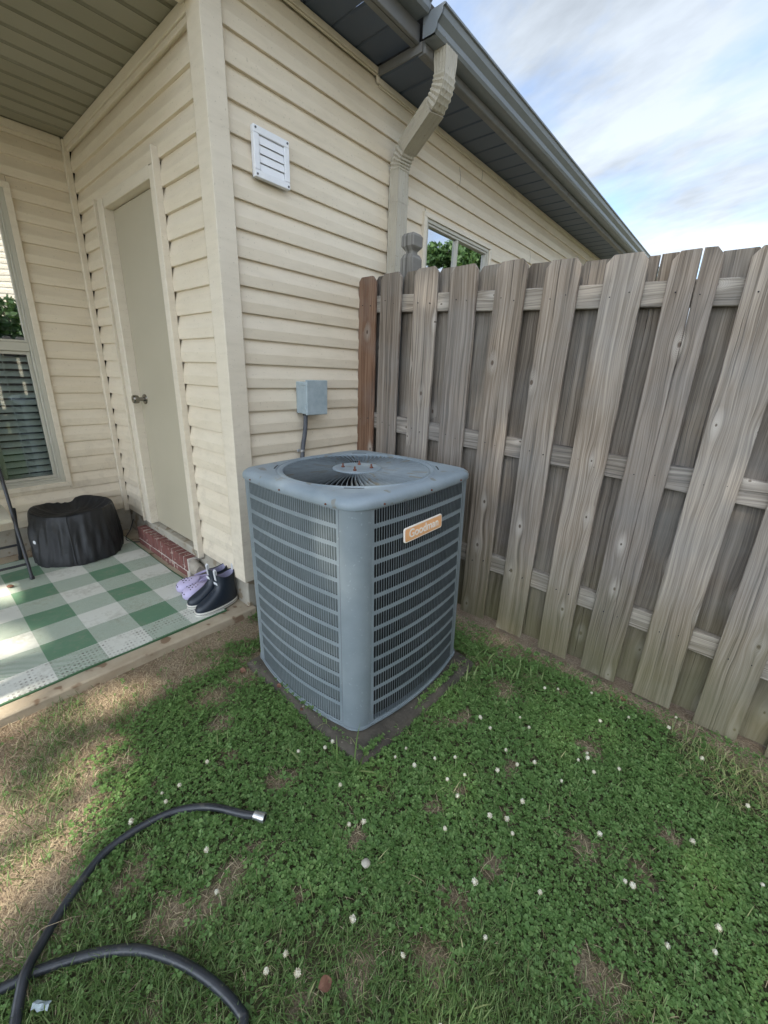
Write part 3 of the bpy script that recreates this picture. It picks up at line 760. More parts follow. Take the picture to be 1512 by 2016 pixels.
# ================================================================== FENCE
FY = .870
fence = thing('fence', 'weathered grey wooden privacy fence of boards on both sides of its rails', 'fence', (0, FY, 0))
def board_mesh(wd, H, th=.0165, slit=0, name='fence_board', seed=0, ear=.028, bow=.004):
    r_ = random.Random(seed); mb_ = MB(); N = 12
    ph1, ph2 = r_.uniform(0, 6), r_.uniform(0, 6); amp = r_.uniform(.3, 1) * bow; tw = r_.uniform(-1, 1) * .004; cup = r_.uniform(-.0015, .0025)
    c = .0018
    parts = [(-wd / 2, wd / 2, 1, 1)] if not slit else [(-wd / 2, -.0005 + slit, 1, 0), (.0005 + slit, wd / 2, 0, 1)]
    for pi, (xa, xb_, la, rb) in enumerate(parts):
        rings = []
        zs = [H * q / N for q in range(N)] + [H - ear, H]
        for z in zs:
            f_ = z / H
            xl, xr = xa, xb_
            sp_ = 0
            if slit:
                sp_ = max(0, (f_ - .86) / .14) * .0030
                if pi == 0: xr -= sp_
                else: xl += sp_
            if z == H:
                if la: xl += ear * .85
                if rb: xr -= ear * .85
            w8 = [(xl + c, 0), (xl, c), (xl, th - c), (xl + c, th), (xr - c, th), (xr, th - c), (xr, c), (xr - c, 0)]
            off = amp * math.sin(f_ * 3 + ph1); side = .0018 * math.sin(f_ * 7 + ph2)
            rings.append([(x + side, yy + off + tw * (x / wd * 2) * f_ + cup * (x / wd * 2) ** 2, z + (r_.uniform(-.002, .002) if z in (0, H) else 0)) for x, yy in w8])
        mb_.loft(rings, True, True, True)
    me = mb_.mesh(name); fixnormals(me); return me
fronts = [(-.004, .130, -.753), (.166, .318, -.748), (.404, .551, -.752), (.633, .786, -.768), (.876, 1.026, -.785), (1.113, 1.258, -.808), (1.350, 1.494, -.820), (1.569, 1.722, -.832), (1.800, 1.948, -.850)]
x = 2.036
while x < 5.9:
    fronts.append((x, x + .146, -.853 - (x - 1.95) * .03)); x += .236
for i, (a, b_, zt_) in enumerate(fronts):
    bot = G - 2.602 - max(0, (a - .9)) * .045
    Hh = G + zt_ - bot + random.uniform(-.004, .006)
    me = board_mesh(b_ - a, Hh, seed=i + 3, slit=.012 if i == 7 else 0)
    o = mk('fence_board', me, M_WOODR if i == 0 else M_WOOD, fence, ((a + b_) / 2, 0.0, bot), (0, R([0, .05, .15, 0, .1, 0, .1, .1, 0][i] if i < 9 else random.uniform(-.3, .3)), 0))
    if i == 0: o['label'] = 'reddish brown board at the house end of the fence'
backs = []
for i in range(len(fronts) - 1):
    gc = (fronts[i][1] + fronts[i + 1][0]) / 2
    backs.append((gc - .072, gc + .072, (fronts[i][2] + fronts[i + 1][2]) / 2 + .004))
for i, (a, b_, zt_) in enumerate(backs):
    bot = G - 2.60 - max(0, (a - .9)) * .045
    me = board_mesh(b_ - a, G + zt_ - bot, seed=i + 90, slit=-.01 if i in (6,) else 0)
    mk('fence_board', me, M_WOODB, fence, ((a + b_) / 2, .056, bot), (0, R(random.uniform(-.15, .15)), 0))
for nm, z0, z1 in (('top', -.862, -.950), ('mid', -1.523, -1.618), ('low', -2.170, -2.262)):
    for xa, xb_ in ((0.002, 2.70), (2.704, 5.9)):
        mb_ = MB(); N = 14; rings = []
        for q in range(N + 1):
            xx = xa + (xb_ - xa) * q / N; sl2 = -.046 * (xx - .3) + .0015 * math.sin(xx * 5)
            zt2, zb2 = G + z0 + sl2, G + z1 + sl2; c = .003
            rings.append([(xx, .0172, zb2 + c), (xx, .0172, zt2 - c), (xx, .0172 + c, zt2), (xx, .0552 - c, zt2), (xx, .0552, zt2 - c), (xx, .0552, zb2 + c), (xx, .0552 - c, zb2), (xx, .0172 + c, zb2)])
        mb_.loft(rings, True, True, True); mk('fence_rail', mb_, M_RAIL, fence)
# posts behind the rails; the first one rises above the fence with a turned cap
def post(x, yc, H, cap):
    mb_ = MB(); a = .0445; b_ = .034
    def sq(s, z, ch=.25):
        c = s * ch
        return [(-s + c, -s, z), (s - c, -s, z), (s, -s + c, z), (s, s - c, z), (s - c, s, z), (-s + c, s, z), (-s, s - c, z), (-s, -s + c, z)]
    if cap: rings = [sq(a, -.1, .1), sq(a, H - .125, .1), sq(a * .80, H - .105, .2), sq(a * .60, H - .100, .3), sq(a * .60, H - .088, .3), sq(a * .99, H - .066, .12), sq(a * 1.0, H - .018, .12), sq(a * .80, H - .004, .2), sq(a * .3, H, .3)]
    else: rings = [sq(a, -.1, .1), sq(a, H, .1)]
    mb_.loft(rings, True, True, True)
    return mk('fence_post', mb_, M_POST, fence, (x, yc, 0), bevel=.002)
post(.285, .120, G - .545, True); post(2.70, .120, 1.75, False); post(5.1, .120, 1.65, False)
nl = MB()
for i, (a, b_, _) in enumerate(fronts):
    for zr in (-.905, -1.57, -2.22):
        for s_ in (.28, .72):
            xx = a + (b_ - a) * s_ + random.uniform(-.008, .008); z = G + zr - .046 * (xx - .3) + random.uniform(-.014, .014)
            nl.cyl((xx, .004, z), (xx, -.0052, z), random.uniform(.0014, .0028), n=7)
mk('nail', nl, M_HOLE, fence, kind='stuff')

# ================================================================== CONDENSER
ac = thing('air_conditioner', 'blue-grey outdoor air conditioner condenser with louvred sides on a small slab by the house', 'air conditioner', (.7045, .1816, G - 2.62), (.0112, -.0192, -.0243))
HS, RC, HA = .3617, .075, .9095
def sag(z): return .034 - .020 * min(max(z / .91, 0), 1)
def bulge(u_, z): return sag(z) * max(0.0, 1 - (u_ / .2867) ** 2)
def rrect(hs, r, z, n=7):
    out = []
    for cx_, cy_, a0 in ((hs - r, hs - r, 0), (-hs + r, hs - r, 90), (-hs + r, -hs + r, 180), (hs - r, -hs + r, 270)):
        for q in range(n): a = R(a0 + 90 * q / (n - 1)); out.append((cx_ + r * math.cos(a), cy_ + r * math.sin(a), z))
        a = R(a0 + 90); tx, ty = -math.sin(a) * -1, 0
        k = hs - r
        for q in range(1, 12):
            u_ = k - 2 * k * q / 12; o_ = hs + bulge(u_ * .2867 / k, z)
            # side that follows this corner
            out.append({0: (u_, o_, z), 90: (-o_, u_, z), 180: (-u_, -o_, z), 270: (o_, -u_, z)}[a0])
    return out
def rrect_old(hs, r, z, n=7):
    out = []
    for cx_, cy_, a0 in ((hs - r, hs - r, 0), (-hs + r, hs - r, 90), (-hs + r, -hs + r, 180), (hs - r, -hs + r, 270)):
        for q in range(n): a = R(a0 + 90 * q / (n - 1)); out.append((cx_ + r * math.cos(a), cy_ + r * math.sin(a), z))
    return out
mb = MB(); mb.loft([rrect(HS - .02, RC - .01, -.0), rrect(HS + .003, RC, -.0), rrect(HS + .005, RC, .002), rrect(HS + .005, RC, .011), rrect(HS - .004, RC, .013), rrect(HS - .02, RC, .013)], True, True, True)
mk('base_pan', mb, M_ACPAINT, ac, smooth=30)
# side panel with pressed louvres
NS, X0_, X1_ = 46, -.273, .273
rows = [(.903 - .0673 * i, .903 - .0673 * i - .052) for i in range(12)] + [(.095, .019)]
M_VANE = mottled('dusty_shaded_louvre_paint', (.085, .100, .100), (.125, .145, .148), 8, .7, .05, 90)  # panel paint made darker: slot shade put into the colour, plus dust
def side_panel():
    mv_ = MB(); mb_ = MB(); pit = (X1_ - X0_) / NS
    W_ = HS - RC
    # local: u across (left -> right seen from outside), z up, y = -HS is the surface; fold the slot edges in
    ys = 0.0
    def quad(u0, u1, z0, z1):
        m_ = max(1, round((u1 - u0) / pit))
        for q in range(m_):
            a_, b2 = u0 + (u1 - u0) * q / m_, u0 + (u1 - u0) * (q + 1) / m_
            mb_.add([(a_, ys, z0), (b2, ys, z0), (b2, ys, z1), (a_, ys, z1)], [(0, 1, 2, 3)])
    quad(-W_, X0_, .013, HA); quad(X1_, W_, .013, HA)
    zt_ = HA
    for (a, b_) in rows: quad(X0_, X1_, a, zt_); zt_ = b_
    quad(X0_, X1_, .013, zt_)
    for (a, b_) in rows:
        for i in range(NS):
            u0 = X0_ + i * pit; u1 = u0 + pit; g = .0013; s0, s1 = u0 + g, u1 - g; ch = .0030
            o_ = [(u0, b_), (u1, b_), (u1, a), (u0, a)]
            inn = [(s0 + ch, b_), (s1 - ch, b_), (s1, b_ + ch), (s1, a - ch), (s1 - ch, a), (s0 + ch, a), (s0, a - ch), (s0, b_ + ch)]
            vs = [(u_, ys, z_) for u_, z_ in o_ + inn]
            mb_.add(vs, [(0, 1, 5, 4), (1, 6, 5), (1, 2, 7, 6), (2, 8, 7), (2, 3, 9, 8), (3, 10, 9), (3, 0, 11, 10), (0, 4, 11)])
            dp = .0115
            # rounded vane hinged on the left edge, leaning inward to the right
            vv = []
            for du, dy in ((0, 0), (.0012, .0035), (.0042, .0070), (.0082, dp)):
                vv += [(s0 + du, ys + dy, b_ + ch * (0 if du else .6)), (s0 + du, ys + dy, a - ch * (0 if du else .6))]
            mv_.add(vv, [(0, 2, 3, 1), (2, 4, 5, 3), (4, 6, 7, 5)])
    for m_ in (mb_, mv_): m_.v = [(a_, b2 - bulge(a_, c_), c_) for a_, b2, c_ in m_.v]
    return mb_, mv_
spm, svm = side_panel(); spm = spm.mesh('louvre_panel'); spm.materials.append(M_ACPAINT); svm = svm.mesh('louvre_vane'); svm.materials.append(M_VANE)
for q in range(4):
    a = R(90 * q); c_, s__ = math.cos(a), math.sin(a)
    lp_ = mk('louvre_panel', spm, M_ACPAINT, ac, (HS * s__, -HS * c_, 0), (0, 0, a))
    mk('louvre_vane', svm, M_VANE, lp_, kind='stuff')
    mb = MB(); cx_, cy_ = (HS - RC), -(HS - RC); rr = RC + .0008
    ring = [(cx_ + rr * math.cos(R(-90 + 90 * k / 10)), cy_ + rr * math.sin(R(-90 + 90 * k / 10))) for k in range(11)]
    ring = [(cx_ - .0012, cy_ - rr - .0)] + ring + [(cx_ + rr, cy_ + .0012)]
    mb.loft([[(x_, y_, z_) for x_, y_ in ring] for z_ in (.013, HA)], False)
    mk('corner_panel', mb, M_ACPAINT, ac, rot=(0, 0, a), smooth=40, fix=False)
    mb = MB(); mb.box(HS - RC - .0030, HS - RC - .0012, -HS - .0006, -HS + .002, .02, HA - .004); mk('panel_seam', mb, M_ACDARK, ac, rot=(0, 0, a))
# coil inside
def coilmat():
    m, t, b = newmat('coil_fins'); tc = t.new('ShaderNodeTexCoord').outputs['Object']; Z = t.sep(tc)[2]
    s1 = t.math('MULTIPLY_ADD', t.math('SINE', t.math('MULTIPLY', Z, 2 * PI * 320)), .5, .5)
    n = t.noise(tc, 14, 4, .6)
    t.set(b, 'Base Color', t.mix(s1, t.mix(n, (.006, .006, .006), (.012, .012, .011)), t.mix(n, (.018, .018, .018), (.045, .042, .038))))
    b.inputs['Roughness'].default_value = .7; b.inputs['Metallic'].default_value = .2
    return m
M_COIL = coilmat()
mb = MB(); mb.loft([rrect(HS - .024, RC - .01, .014), rrect(HS - .024, RC - .01, HA - .01)], True); mb.f = mb.f; mk('coil', mb, M_COIL, ac, fix=False, smooth=40)
# lid
NL = 144
SAGL = .014
def sqr(hs, r, th):
    """radius of rounded square in direction th"""
    c, s = abs(math.cos(th)), abs(math.sin(th)); k = hs - r
    if c > s: tt = hs / c; 
    else: tt = hs / s
    x_, y_ = tt * c, tt * s
    if x_ > k and y_ > k:
        bq = k * (c + s); cc = 2 * k * k - r * r; tt = bq + math.sqrt(max(0, bq * bq - cc))
    else:
        u_ = min(x_, y_); tt *= 1 + SAGL * max(0, 1 - (u_ / k) ** 2) / hs
    return tt
def lring(fn, z): return [(fn(2 * PI * k / NL) * math.cos(2 * PI * k / NL), fn(2 * PI * k / NL) * math.sin(2 * PI * k / NL), z) for k in range(NL)]
Rr = .3128
sq_ = lambda hs, r: (lambda th: sqr(hs, r, th))
def blend(hs, r, rc, f_): return lambda th: sqr(hs, r, th) * (1 - f_) + rc * f_
mb = MB(); rings = [lring(sq_(HS - .01, RC), HA + .0005), lring(sq_(HS + .007, RC + .007), HA + .0005), lring(sq_(HS + .008, RC + .007), HA + .003), lring(sq_(HS + .008, RC + .007), HA + .017), lring(sq_(HS + .005, RC + .008), HA + .026), lring(sq_(HS - .004, RC + .005), HA + .034),
    lring(sq_(HS - .020, RC), HA + .0390), lring(blend(HS - .020, RC, .345, .5), HA + .0410)]
rings += [lring(lambda th: .3420, HA + .0405), lring(lambda th: .3400, HA + .0375), lring(lambda th: .3340, HA + .0375), lring(lambda th: .3310, HA + .0410), lring(lambda th: .3250, HA + .0415), lring(lambda th: .3220, HA + .0395), lring(lambda th: Rr + .003, HA + .0400), lring(lambda th: Rr, HA + .038), lring(lambda th: Rr - .001, HA + .006)]
# keep the circle rings inside the square outline
mb.loft(rings, True); lid = mk('top_cover', mb, M_ACTOP, ac, smooth=50)
gr = MB(); NBL = 92
M_GRILLE = mottled('dusty_grille_paint', (.13, .155, .17), (.19, .22, .24), 14, .75, .1, 90, spots=(9, .60, (.15, .145, .12)))
bl = MB(); prb = []
for q in range(9):
    f_ = q / 8; r_ = .100 + (Rr - .100 - .002) * f_; an = .07 * (f_ ** 1.4)
    lean = .0045
    prb.append([(r_ * math.cos(an) - lean * math.sin(an) * 0, r_ * math.sin(an) + .0009, HA + .0385), (r_ * math.cos(an), r_ * math.sin(an) - .0009, HA + .0385),
                (r_ * math.cos(an), r_ * math.sin(an) - .0055, HA + .0275), (r_ * math.cos(an), r_ * math.sin(an) - .0040, HA + .0275)])
bl.loft(prb, True, True, True)
blm = bl.mesh('grille_blade'); fixnormals(blm); blm.materials.append(M_GRILLE)
for q in range(NBL): mk('grille_blade', blm, M_ACPAINT, ac, rot=(0, 0, 2 * PI * q / NBL))
mb = MB(); hr = lambda r_, z: [(r_ * math.cos(2 * PI * k / 40), r_ * math.sin(2 * PI * k / 40), z) for k in range(40)]
mb.loft([hr(.100, HA + .020), hr(.106, HA + .030), hr(.106, HA + .040), hr(.100, HA + .0425), hr(.085, HA + .0430), hr(.078, HA + .0410), hr(.055, HA + .0405), hr(.02, HA + .0415)], True, True, True)
mk('grille_hub', mb, M_ACTOP, ac, smooth=40)
for a_ in (25, 115, 205, 295):
    mb = MB(); a = R(a_ + 12); bx, by = .062 * math.cos(a), .062 * math.sin(a)
    mb.cyl((bx, by, HA + .040), (bx, by, HA + .046), .0078, n=6); mb.cyl((bx, by, HA + .046), (bx, by, HA + .058), .0036, n=8)
    mk('bolt', mb, M_RUST, ac)
mb = MB(); mb.loft([hr(.012, HA - .02), hr(.09, HA - .02), hr(.09, HA - .14)], True, True, True); mk('fan_motor', mb, M_ACDARK, ac, smooth=40)
for q in range(3):
    mb = MB(); rs = []
    for k in range(6):
        f_ = k / 5; r_ = .08 + .21 * f_; w_ = .30 + .25 * f_
        rs.append([(r_ * math.cos(aa), r_ * math.sin(aa), HA - .13 + .08 * ((aa + w_) / (2 * w_))) for aa in (-w_, -w_ / 2, 0, w_ / 2, w_)])
    mb.loft(rs, False); mk('fan_blade', mb, M_ACDARK, ac, rot=(0, 0, R(120 * q + 20)), fix=False, smooth=60)
# screws along the lid, two slots in the corners
for q in range(4):
    for u_, dz in ((-.24, 0), (-.02, .001), (.235, -.001)):
        if q in (1, 3): u_ = -u_
        HSs = HS; HS = HSs + bulge(u_, HA) - .0005
        mb = MB(); mb.cyl((u_, -HS - .008, HA + .009 + dz), (u_, -HS - .0115, HA + .009 + dz), .0042, .0035, n=8)
        mb.cyl((u_, -HS - .0115, HA + .009 + dz), (u_, -HS - .0135, HA + .009 + dz), .0025, n=6)
        mk('screw', mb, M_RUST, ac, rot=(0, 0, R(90 * q))); HS = HSs
for q in range(4):
    mb = MB(); a = R(45 + 90 * q)
    for k in range(6):
        aa = a - .09 + .18 * k / 6
        mb.box(.347, .352, -.010, .010, HA + .0405, HA + .0418, Matrix.Rotation(aa, 4, 'Z'))
    mk('drain_slot', mb, M_ACDARK, ac)
# badge
bd = MB(); n_ = 6
def rr2(hw, hh, r_, x_):
    out = []
    for cy_, cz_, a0 in ((hw - r_, hh - r_, 0), (-hw + r_, hh - r_, 90), (-hw + r_, -hh + r_, 180), (hw - r_, -hh + r_, 270)):
        for q in range(n_): a = R(a0 + 90 * q / (n_ - 1)); out.append((x_, cy_ + r_ * math.cos(a), cz_ + r_ * math.sin(a)))
    return out
badge = MB(); badge.loft([rr2(.118, .029, .010, .0), rr2(.118, .029, .010, .004), rr2(.1165, .0275, .009, .0055), rr2(.1150, .026, .008, .0055)], True, True, True)
bo = mk('badge', badge, M_CREAM, ac, (HS + .0015 + bulge(0, .776), -.018, .776), (R(1.2), R(-1.2), 0), smooth=30)
mb = MB(); mb.loft([rr2(.1135, .0245, .008, .0056), rr2(.1135, .0245, .008, .0060)], True, True, True); mk('badge_field', mb, M_ORANGE, bo)
cu = bpy.data.curves.new('lettering', 'FONT'); cu.body = 'Goodman'; cu.size = .046; cu.extrude = .0006; cu.align_x = 'CENTER'; cu.align_y = 'CENTER'; cu.offset = .0006
tmp = bpy.data.objects.new('tmp', cu); COL.objects.link(tmp)
dg = bpy.context.evaluated_depsgraph_get(); tme = bpy.data.meshes.new_from_object(tmp.evaluated_get(dg)); bpy.data.objects.remove(tmp)
tme.materials.clear()
mk('lettering', tme, M_CREAM, bo, (.0068, 0, .001), (R(90), 0, R(90)))

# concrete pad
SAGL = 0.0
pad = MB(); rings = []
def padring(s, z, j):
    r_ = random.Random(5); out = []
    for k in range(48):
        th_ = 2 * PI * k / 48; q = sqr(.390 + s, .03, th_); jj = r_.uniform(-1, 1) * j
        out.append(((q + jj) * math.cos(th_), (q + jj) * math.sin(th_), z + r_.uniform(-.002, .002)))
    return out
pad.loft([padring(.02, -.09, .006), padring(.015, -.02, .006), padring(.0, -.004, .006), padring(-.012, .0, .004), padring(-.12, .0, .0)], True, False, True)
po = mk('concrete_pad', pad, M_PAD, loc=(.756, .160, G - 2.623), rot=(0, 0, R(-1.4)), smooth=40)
po['label'] = 'dark damp concrete pad under the air conditioner'; po['category'] = 'concrete pad'

# ================================================================== PORCH THINGS
# fire pit cover
cvt = thing('fire_pit_cover', 'round black fabric cover sagging over a fire pit in the porch corner', 'cover', (-1.515, -.425, zR + .010))
mb = MB(); rings = []; n_ = 144
def cr(r_, z, ox, oy, fold, sag=0):
    out = []
    for k in range(n_):
        a = 2 * PI * k / n_
        tw_ = z * 3.1; f_ = fold * (1.1 - 2.6 * abs(math.sin(3.5 * a + 1 + tw_)) ** .5 * .55 + math.sin(13 * a + 2.4 - 2 * tw_) * .35 + math.sin(4 * a + tw_) * .7 + .45 * math.sin(23 * a + 3 * tw_) + .25 * math.sin(37 * a - 5 * tw_))
        out.append((ox + (r_ + f_) * math.cos(a), oy + (r_ + f_) * math.sin(a), z + sag * math.sin(3 * a + .5) + .4 * sag * math.sin(8 * a)))
    return out
for z, r_, fo in ((0, .262, .007), (.03, .266, .007), (.065, .264, .009), (.10, .262, .011), (.14, .259, .012), (.18, .256, .012), (.215, .253, .011), (.25, .251, .009), (.28, .249, .006), (.305, .247, .004), (.325, .244, .003)):
    rings.append(cr(r_, z, -.05 * z / .33, .015 * z / .33, fo, .004))
for z, r_, fo in ((.337, .239, .003), (.333, .228, .005), (.312, .21, .008), (.290, .17, .012), (.276, .13, .012), (.270, .09, .010), (.274, .04, .004)):
    rings.append(cr(r_, z, -.05, .015, fo, .007))
mb.loft(rings, True, False, True); mk('cover_cloth', mb, M_COVER, cvt, smooth=180)
mb = MB(); P = [(-.05 * z / .33 + (r_ + .006) * math.cos(R(-22)), .015 + (r_ + .006) * math.sin(R(-22)), z) for z, r_ in ((.01, .266), (.10, .262), (.2, .254), (.3, .247), (.33, .243))]
mb.tube(P, .0035, 6); mk('seam', mb, M_COVER, cvt, smooth=60)
mb = MB(); mb.loft([rr2(.0125, .0125, .012, .0), rr2(.0125, .0125, .012, .001)], True, True, True)
mk('logo_patch', mb, M_WHITE, cvt, (.268 * math.cos(R(-67)) - .02, .268 * math.sin(R(-67)) - .004, .17), (0, 0, R(-67)))
# cable on the floor in the corner
mb = MB(); mb.tube(spline([(-1.60, -.03, .14), (-1.62, -.06, .05), (-1.60, -.10, .012), (-1.52, -.12, .008), (-1.45, -.09, .008), (-1.40, -.03, .01)], 6), .004, 6)
cb = mk('cable', mb, M_BLACK, loc=(0, 0, zR), smooth=60); cb['label'] = 'thin black cable on the porch slab in the corner behind the covered fire pit'; cb['category'] = 'cable'
# folding chair (its right side is in view)
ch = thing('folding_chair', 'black framed folding chair with beige seat at the left edge of the porch', 'chair', (-1.47, -.95, zR + .008))
def leg(yy, name='leg'):
    m1 = MB(); m1.tube([(.222, yy, .0), (.095, yy, .37), (-.005, yy, .75), (-.03, yy, .86)], .0095, 10); mk('front_leg', m1, M_BLACK, ch, smooth=60)
    m1 = MB(); m1.tube([(-.19, yy + .012, .0), (-.03, yy + .012, .26), (.075, yy + .012, .425)], .011, 10); mk('rear_leg', m1, M_BLACK, ch, smooth=60)
    m1 = MB(); m1.cyl((.226, yy, -.006), (.219, yy, .02), .0125, n=10); m1.cyl((-.196, yy + .012, -.006), (-.183, yy + .012, .02), .0135, n=10); mk('foot_cap', m1, M_BLACK, ch)
leg(.20); leg(-.20)
m1 = MB(); m1.cyl((.190, .20, .095), (.190, -.20, .095), .008, n=8); mk('crossbar', m1, M_BLACK, ch, smooth=60)
m1 = MB(); m1.cyl((-.11, .212, .13), (-.11, -.20, .13), .008, n=8); mk('crossbar', m1, M_BLACK, ch, smooth=60)
m1 = MB(); rs = []
for k in range(9):
    f_ = k / 8; xx = -.20 + .33 * f_; z = .395 + .012 * math.sin(f_ * PI) + (.0 if f_ < .8 else -.02 * (f_ - .8) * 5)
    rs.append([(xx, yy, z + dz) for yy, dz in ((-.185, 0), (-.15, .008), (0, .004), (.15, .008), (.185, 0), (.185, -.016), (-.185, -.016))])
m1.loft(rs, True, True, True); mk('seat', m1, M_SEAT, ch, smooth=50)
m1 = MB(); rs = []
for k in range(6):
    z = .60 + .18 * k / 5; rs.append([(.045 - (z - .6) * .35 + dx_ - .03 * math.cos(yy * 8), yy, z) for yy, dx_ in ((-.185, 0), (0, 0), (.185, 0), (.185, .012), (0, .012), (-.185, .012))])
m1.loft(rs, True, True, True); mk('backrest', m1, M_SEAT, ch, smooth=50)
# small brown pod on the rug
mb = MB(); rs = []
for k in range(7):
    f_ = k / 6; r_ = .014 * math.sin(PI * min(max(f_, .06), .94)) ** .7
    rs.append([(-.018 + .036 * f_, r_ * math.cos(2 * PI * q / 9) * (1 + .15 * math.sin(5 * q)), .011 + r_ * .75 * math.sin(2 * PI * q / 9)) for q in range(9)])
mb.loft(rs, True, True, True); o = mk('seed_pod', mb, M_LEAF_BROWN, loc=(-1.20, -.862, zR + .009), rot=(0, 0, R(50)), smooth=60)
o['label'] = 'small dried brown seed pod lying on the plaid rug near the chair'; o['category'] = 'seed pod'

# footwear -------------------------------------------------------------
def foot_ring(xb_, xf, hw, z, n=28, toe=.16, y0=0.0):
    out = []
    xc, a = (xb_ + xf) / 2, (xf - xb_) / 2
    for k in range(n):
        th_ = 2 * PI * k / n; c, s = math.cos(th_), math.sin(th_)
        e = .82
        xx = xc + a * (abs(c) ** e) * (1 if c > 0 else -1); yy = hw * (abs(s) ** e) * (1 if s > 0 else -1) * (1 + toe * c)
        out.append((xx, yy + y0 + .006 * math.sin((xx + .12) * 12), z))
    return out
def boot(name, label, loc, rz, sgn):
    b_ = thing(name, label, 'boot', loc, (0, 0, rz), 'pair of black ankle boots')
    mb = MB(); mb.loft([foot_ring(-.128, .130, .043, .0), foot_ring(-.131, .133, .0455, .004), foot_ring(-.131, .133, .0455, .020), foot_ring(-.128, .130, .044, .023)], True, True, True)
    so_ = mk('sole', mb, M_SOLE, b_, smooth=35)
    mb = MB(); mb.loft([foot_ring(-.1318, .1338, .0462, .0125), foot_ring(-.1318, .1338, .0462, .0148)], True); mk('sole_stripe', mb, M_BOOT, so_)
    mb = MB(); R_ = [(-.126, .128, .0425, .022), (-.127, .128, .0435, .034), (-.127, .120, .043, .048), (-.125, .098, .0405, .062), (-.122, .068, .038, .078), (-.119, .038, .0355, .095), (-.117, .014, .034, .112), (-.116, .000, .0335, .130), (-.117, -.006, .034, .150), (-.119, -.008, .0345, .172)]
    rs = [foot_ring(a, f_, hw, z, toe=.16 * max(0, 1 - z / .1)) for a, f_, hw, z in R_]
    # collar dips at the sides and rises front and back
    top_ = [(x_, y_, z_ + .016 * abs((x_ + .063) / .055) ** 2) for x_, y_, z_ in foot_ring(-.120, -.008, .0345, .182, toe=0)]
    inn = [(-.0635 + (x_ + .0635) * .90, y_ * .88, z_ - .002) for x_, y_, z_ in top_]
    rs += [top_, inn]; mb.loft(rs, True); mk('upper', mb, M_BOOT, b_, smooth=70)
    inn2 = [(-.0635 + (x_ + .0635) * .89, y_ * .87, z_ - .004) for x_, y_, z_ in top_]
    dn = [(-.060 + (x_ + .0635) * .82, y_ * .80, .10) for x_, y_, z_ in top_]
    mb = MB(); mb.loft([inn2, dn], True, False, True); mk('lining', mb, M_LINING, b_, smooth=50)
    for xs_, nm, tilt in ((-.121, 'pull_tab', -1), (-.006, 'pull_tab', 1)):
        mb = MB(); P = [(xs_, 0, .165), (xs_ + .003 * tilt, 0, .195), (xs_ + .006 * tilt, 0, .222), (xs_ - .002 * tilt, 0, .232), (xs_ - .006 * tilt, 0, .220), (xs_ - .006 * tilt, 0, .19)]
        rs = [[(x_, -.0085, z_), (x_, .0085, z_), (x_ + .002, .0085, z_), (x_ + .002, -.0085, z_)] for x_, y_, z_ in P]
        mb.loft(rs, True, True, True); mk(nm, mb, M_TAB, b_)
    mb = MB(); mb.cbox(-.0075, -.0045, -.0155, .0155, .139, .154, .0008); tg = mk('tag', mb, M_WHITE, b_, rot=(0, R(6), 0), loc=(-.012, 0, 0))
    return b_
ROT = R(-88)
boot('ankle_boot', 'black rubber ankle boot with white sole nearest the slab edge', (-.133, -.118, zR + .0085), ROT + R(3), 1)
boot('ankle_boot', 'black rubber ankle boot between the purple clogs and its mate', (-.232, -.112, zR + .0085), ROT - R(2), -1)
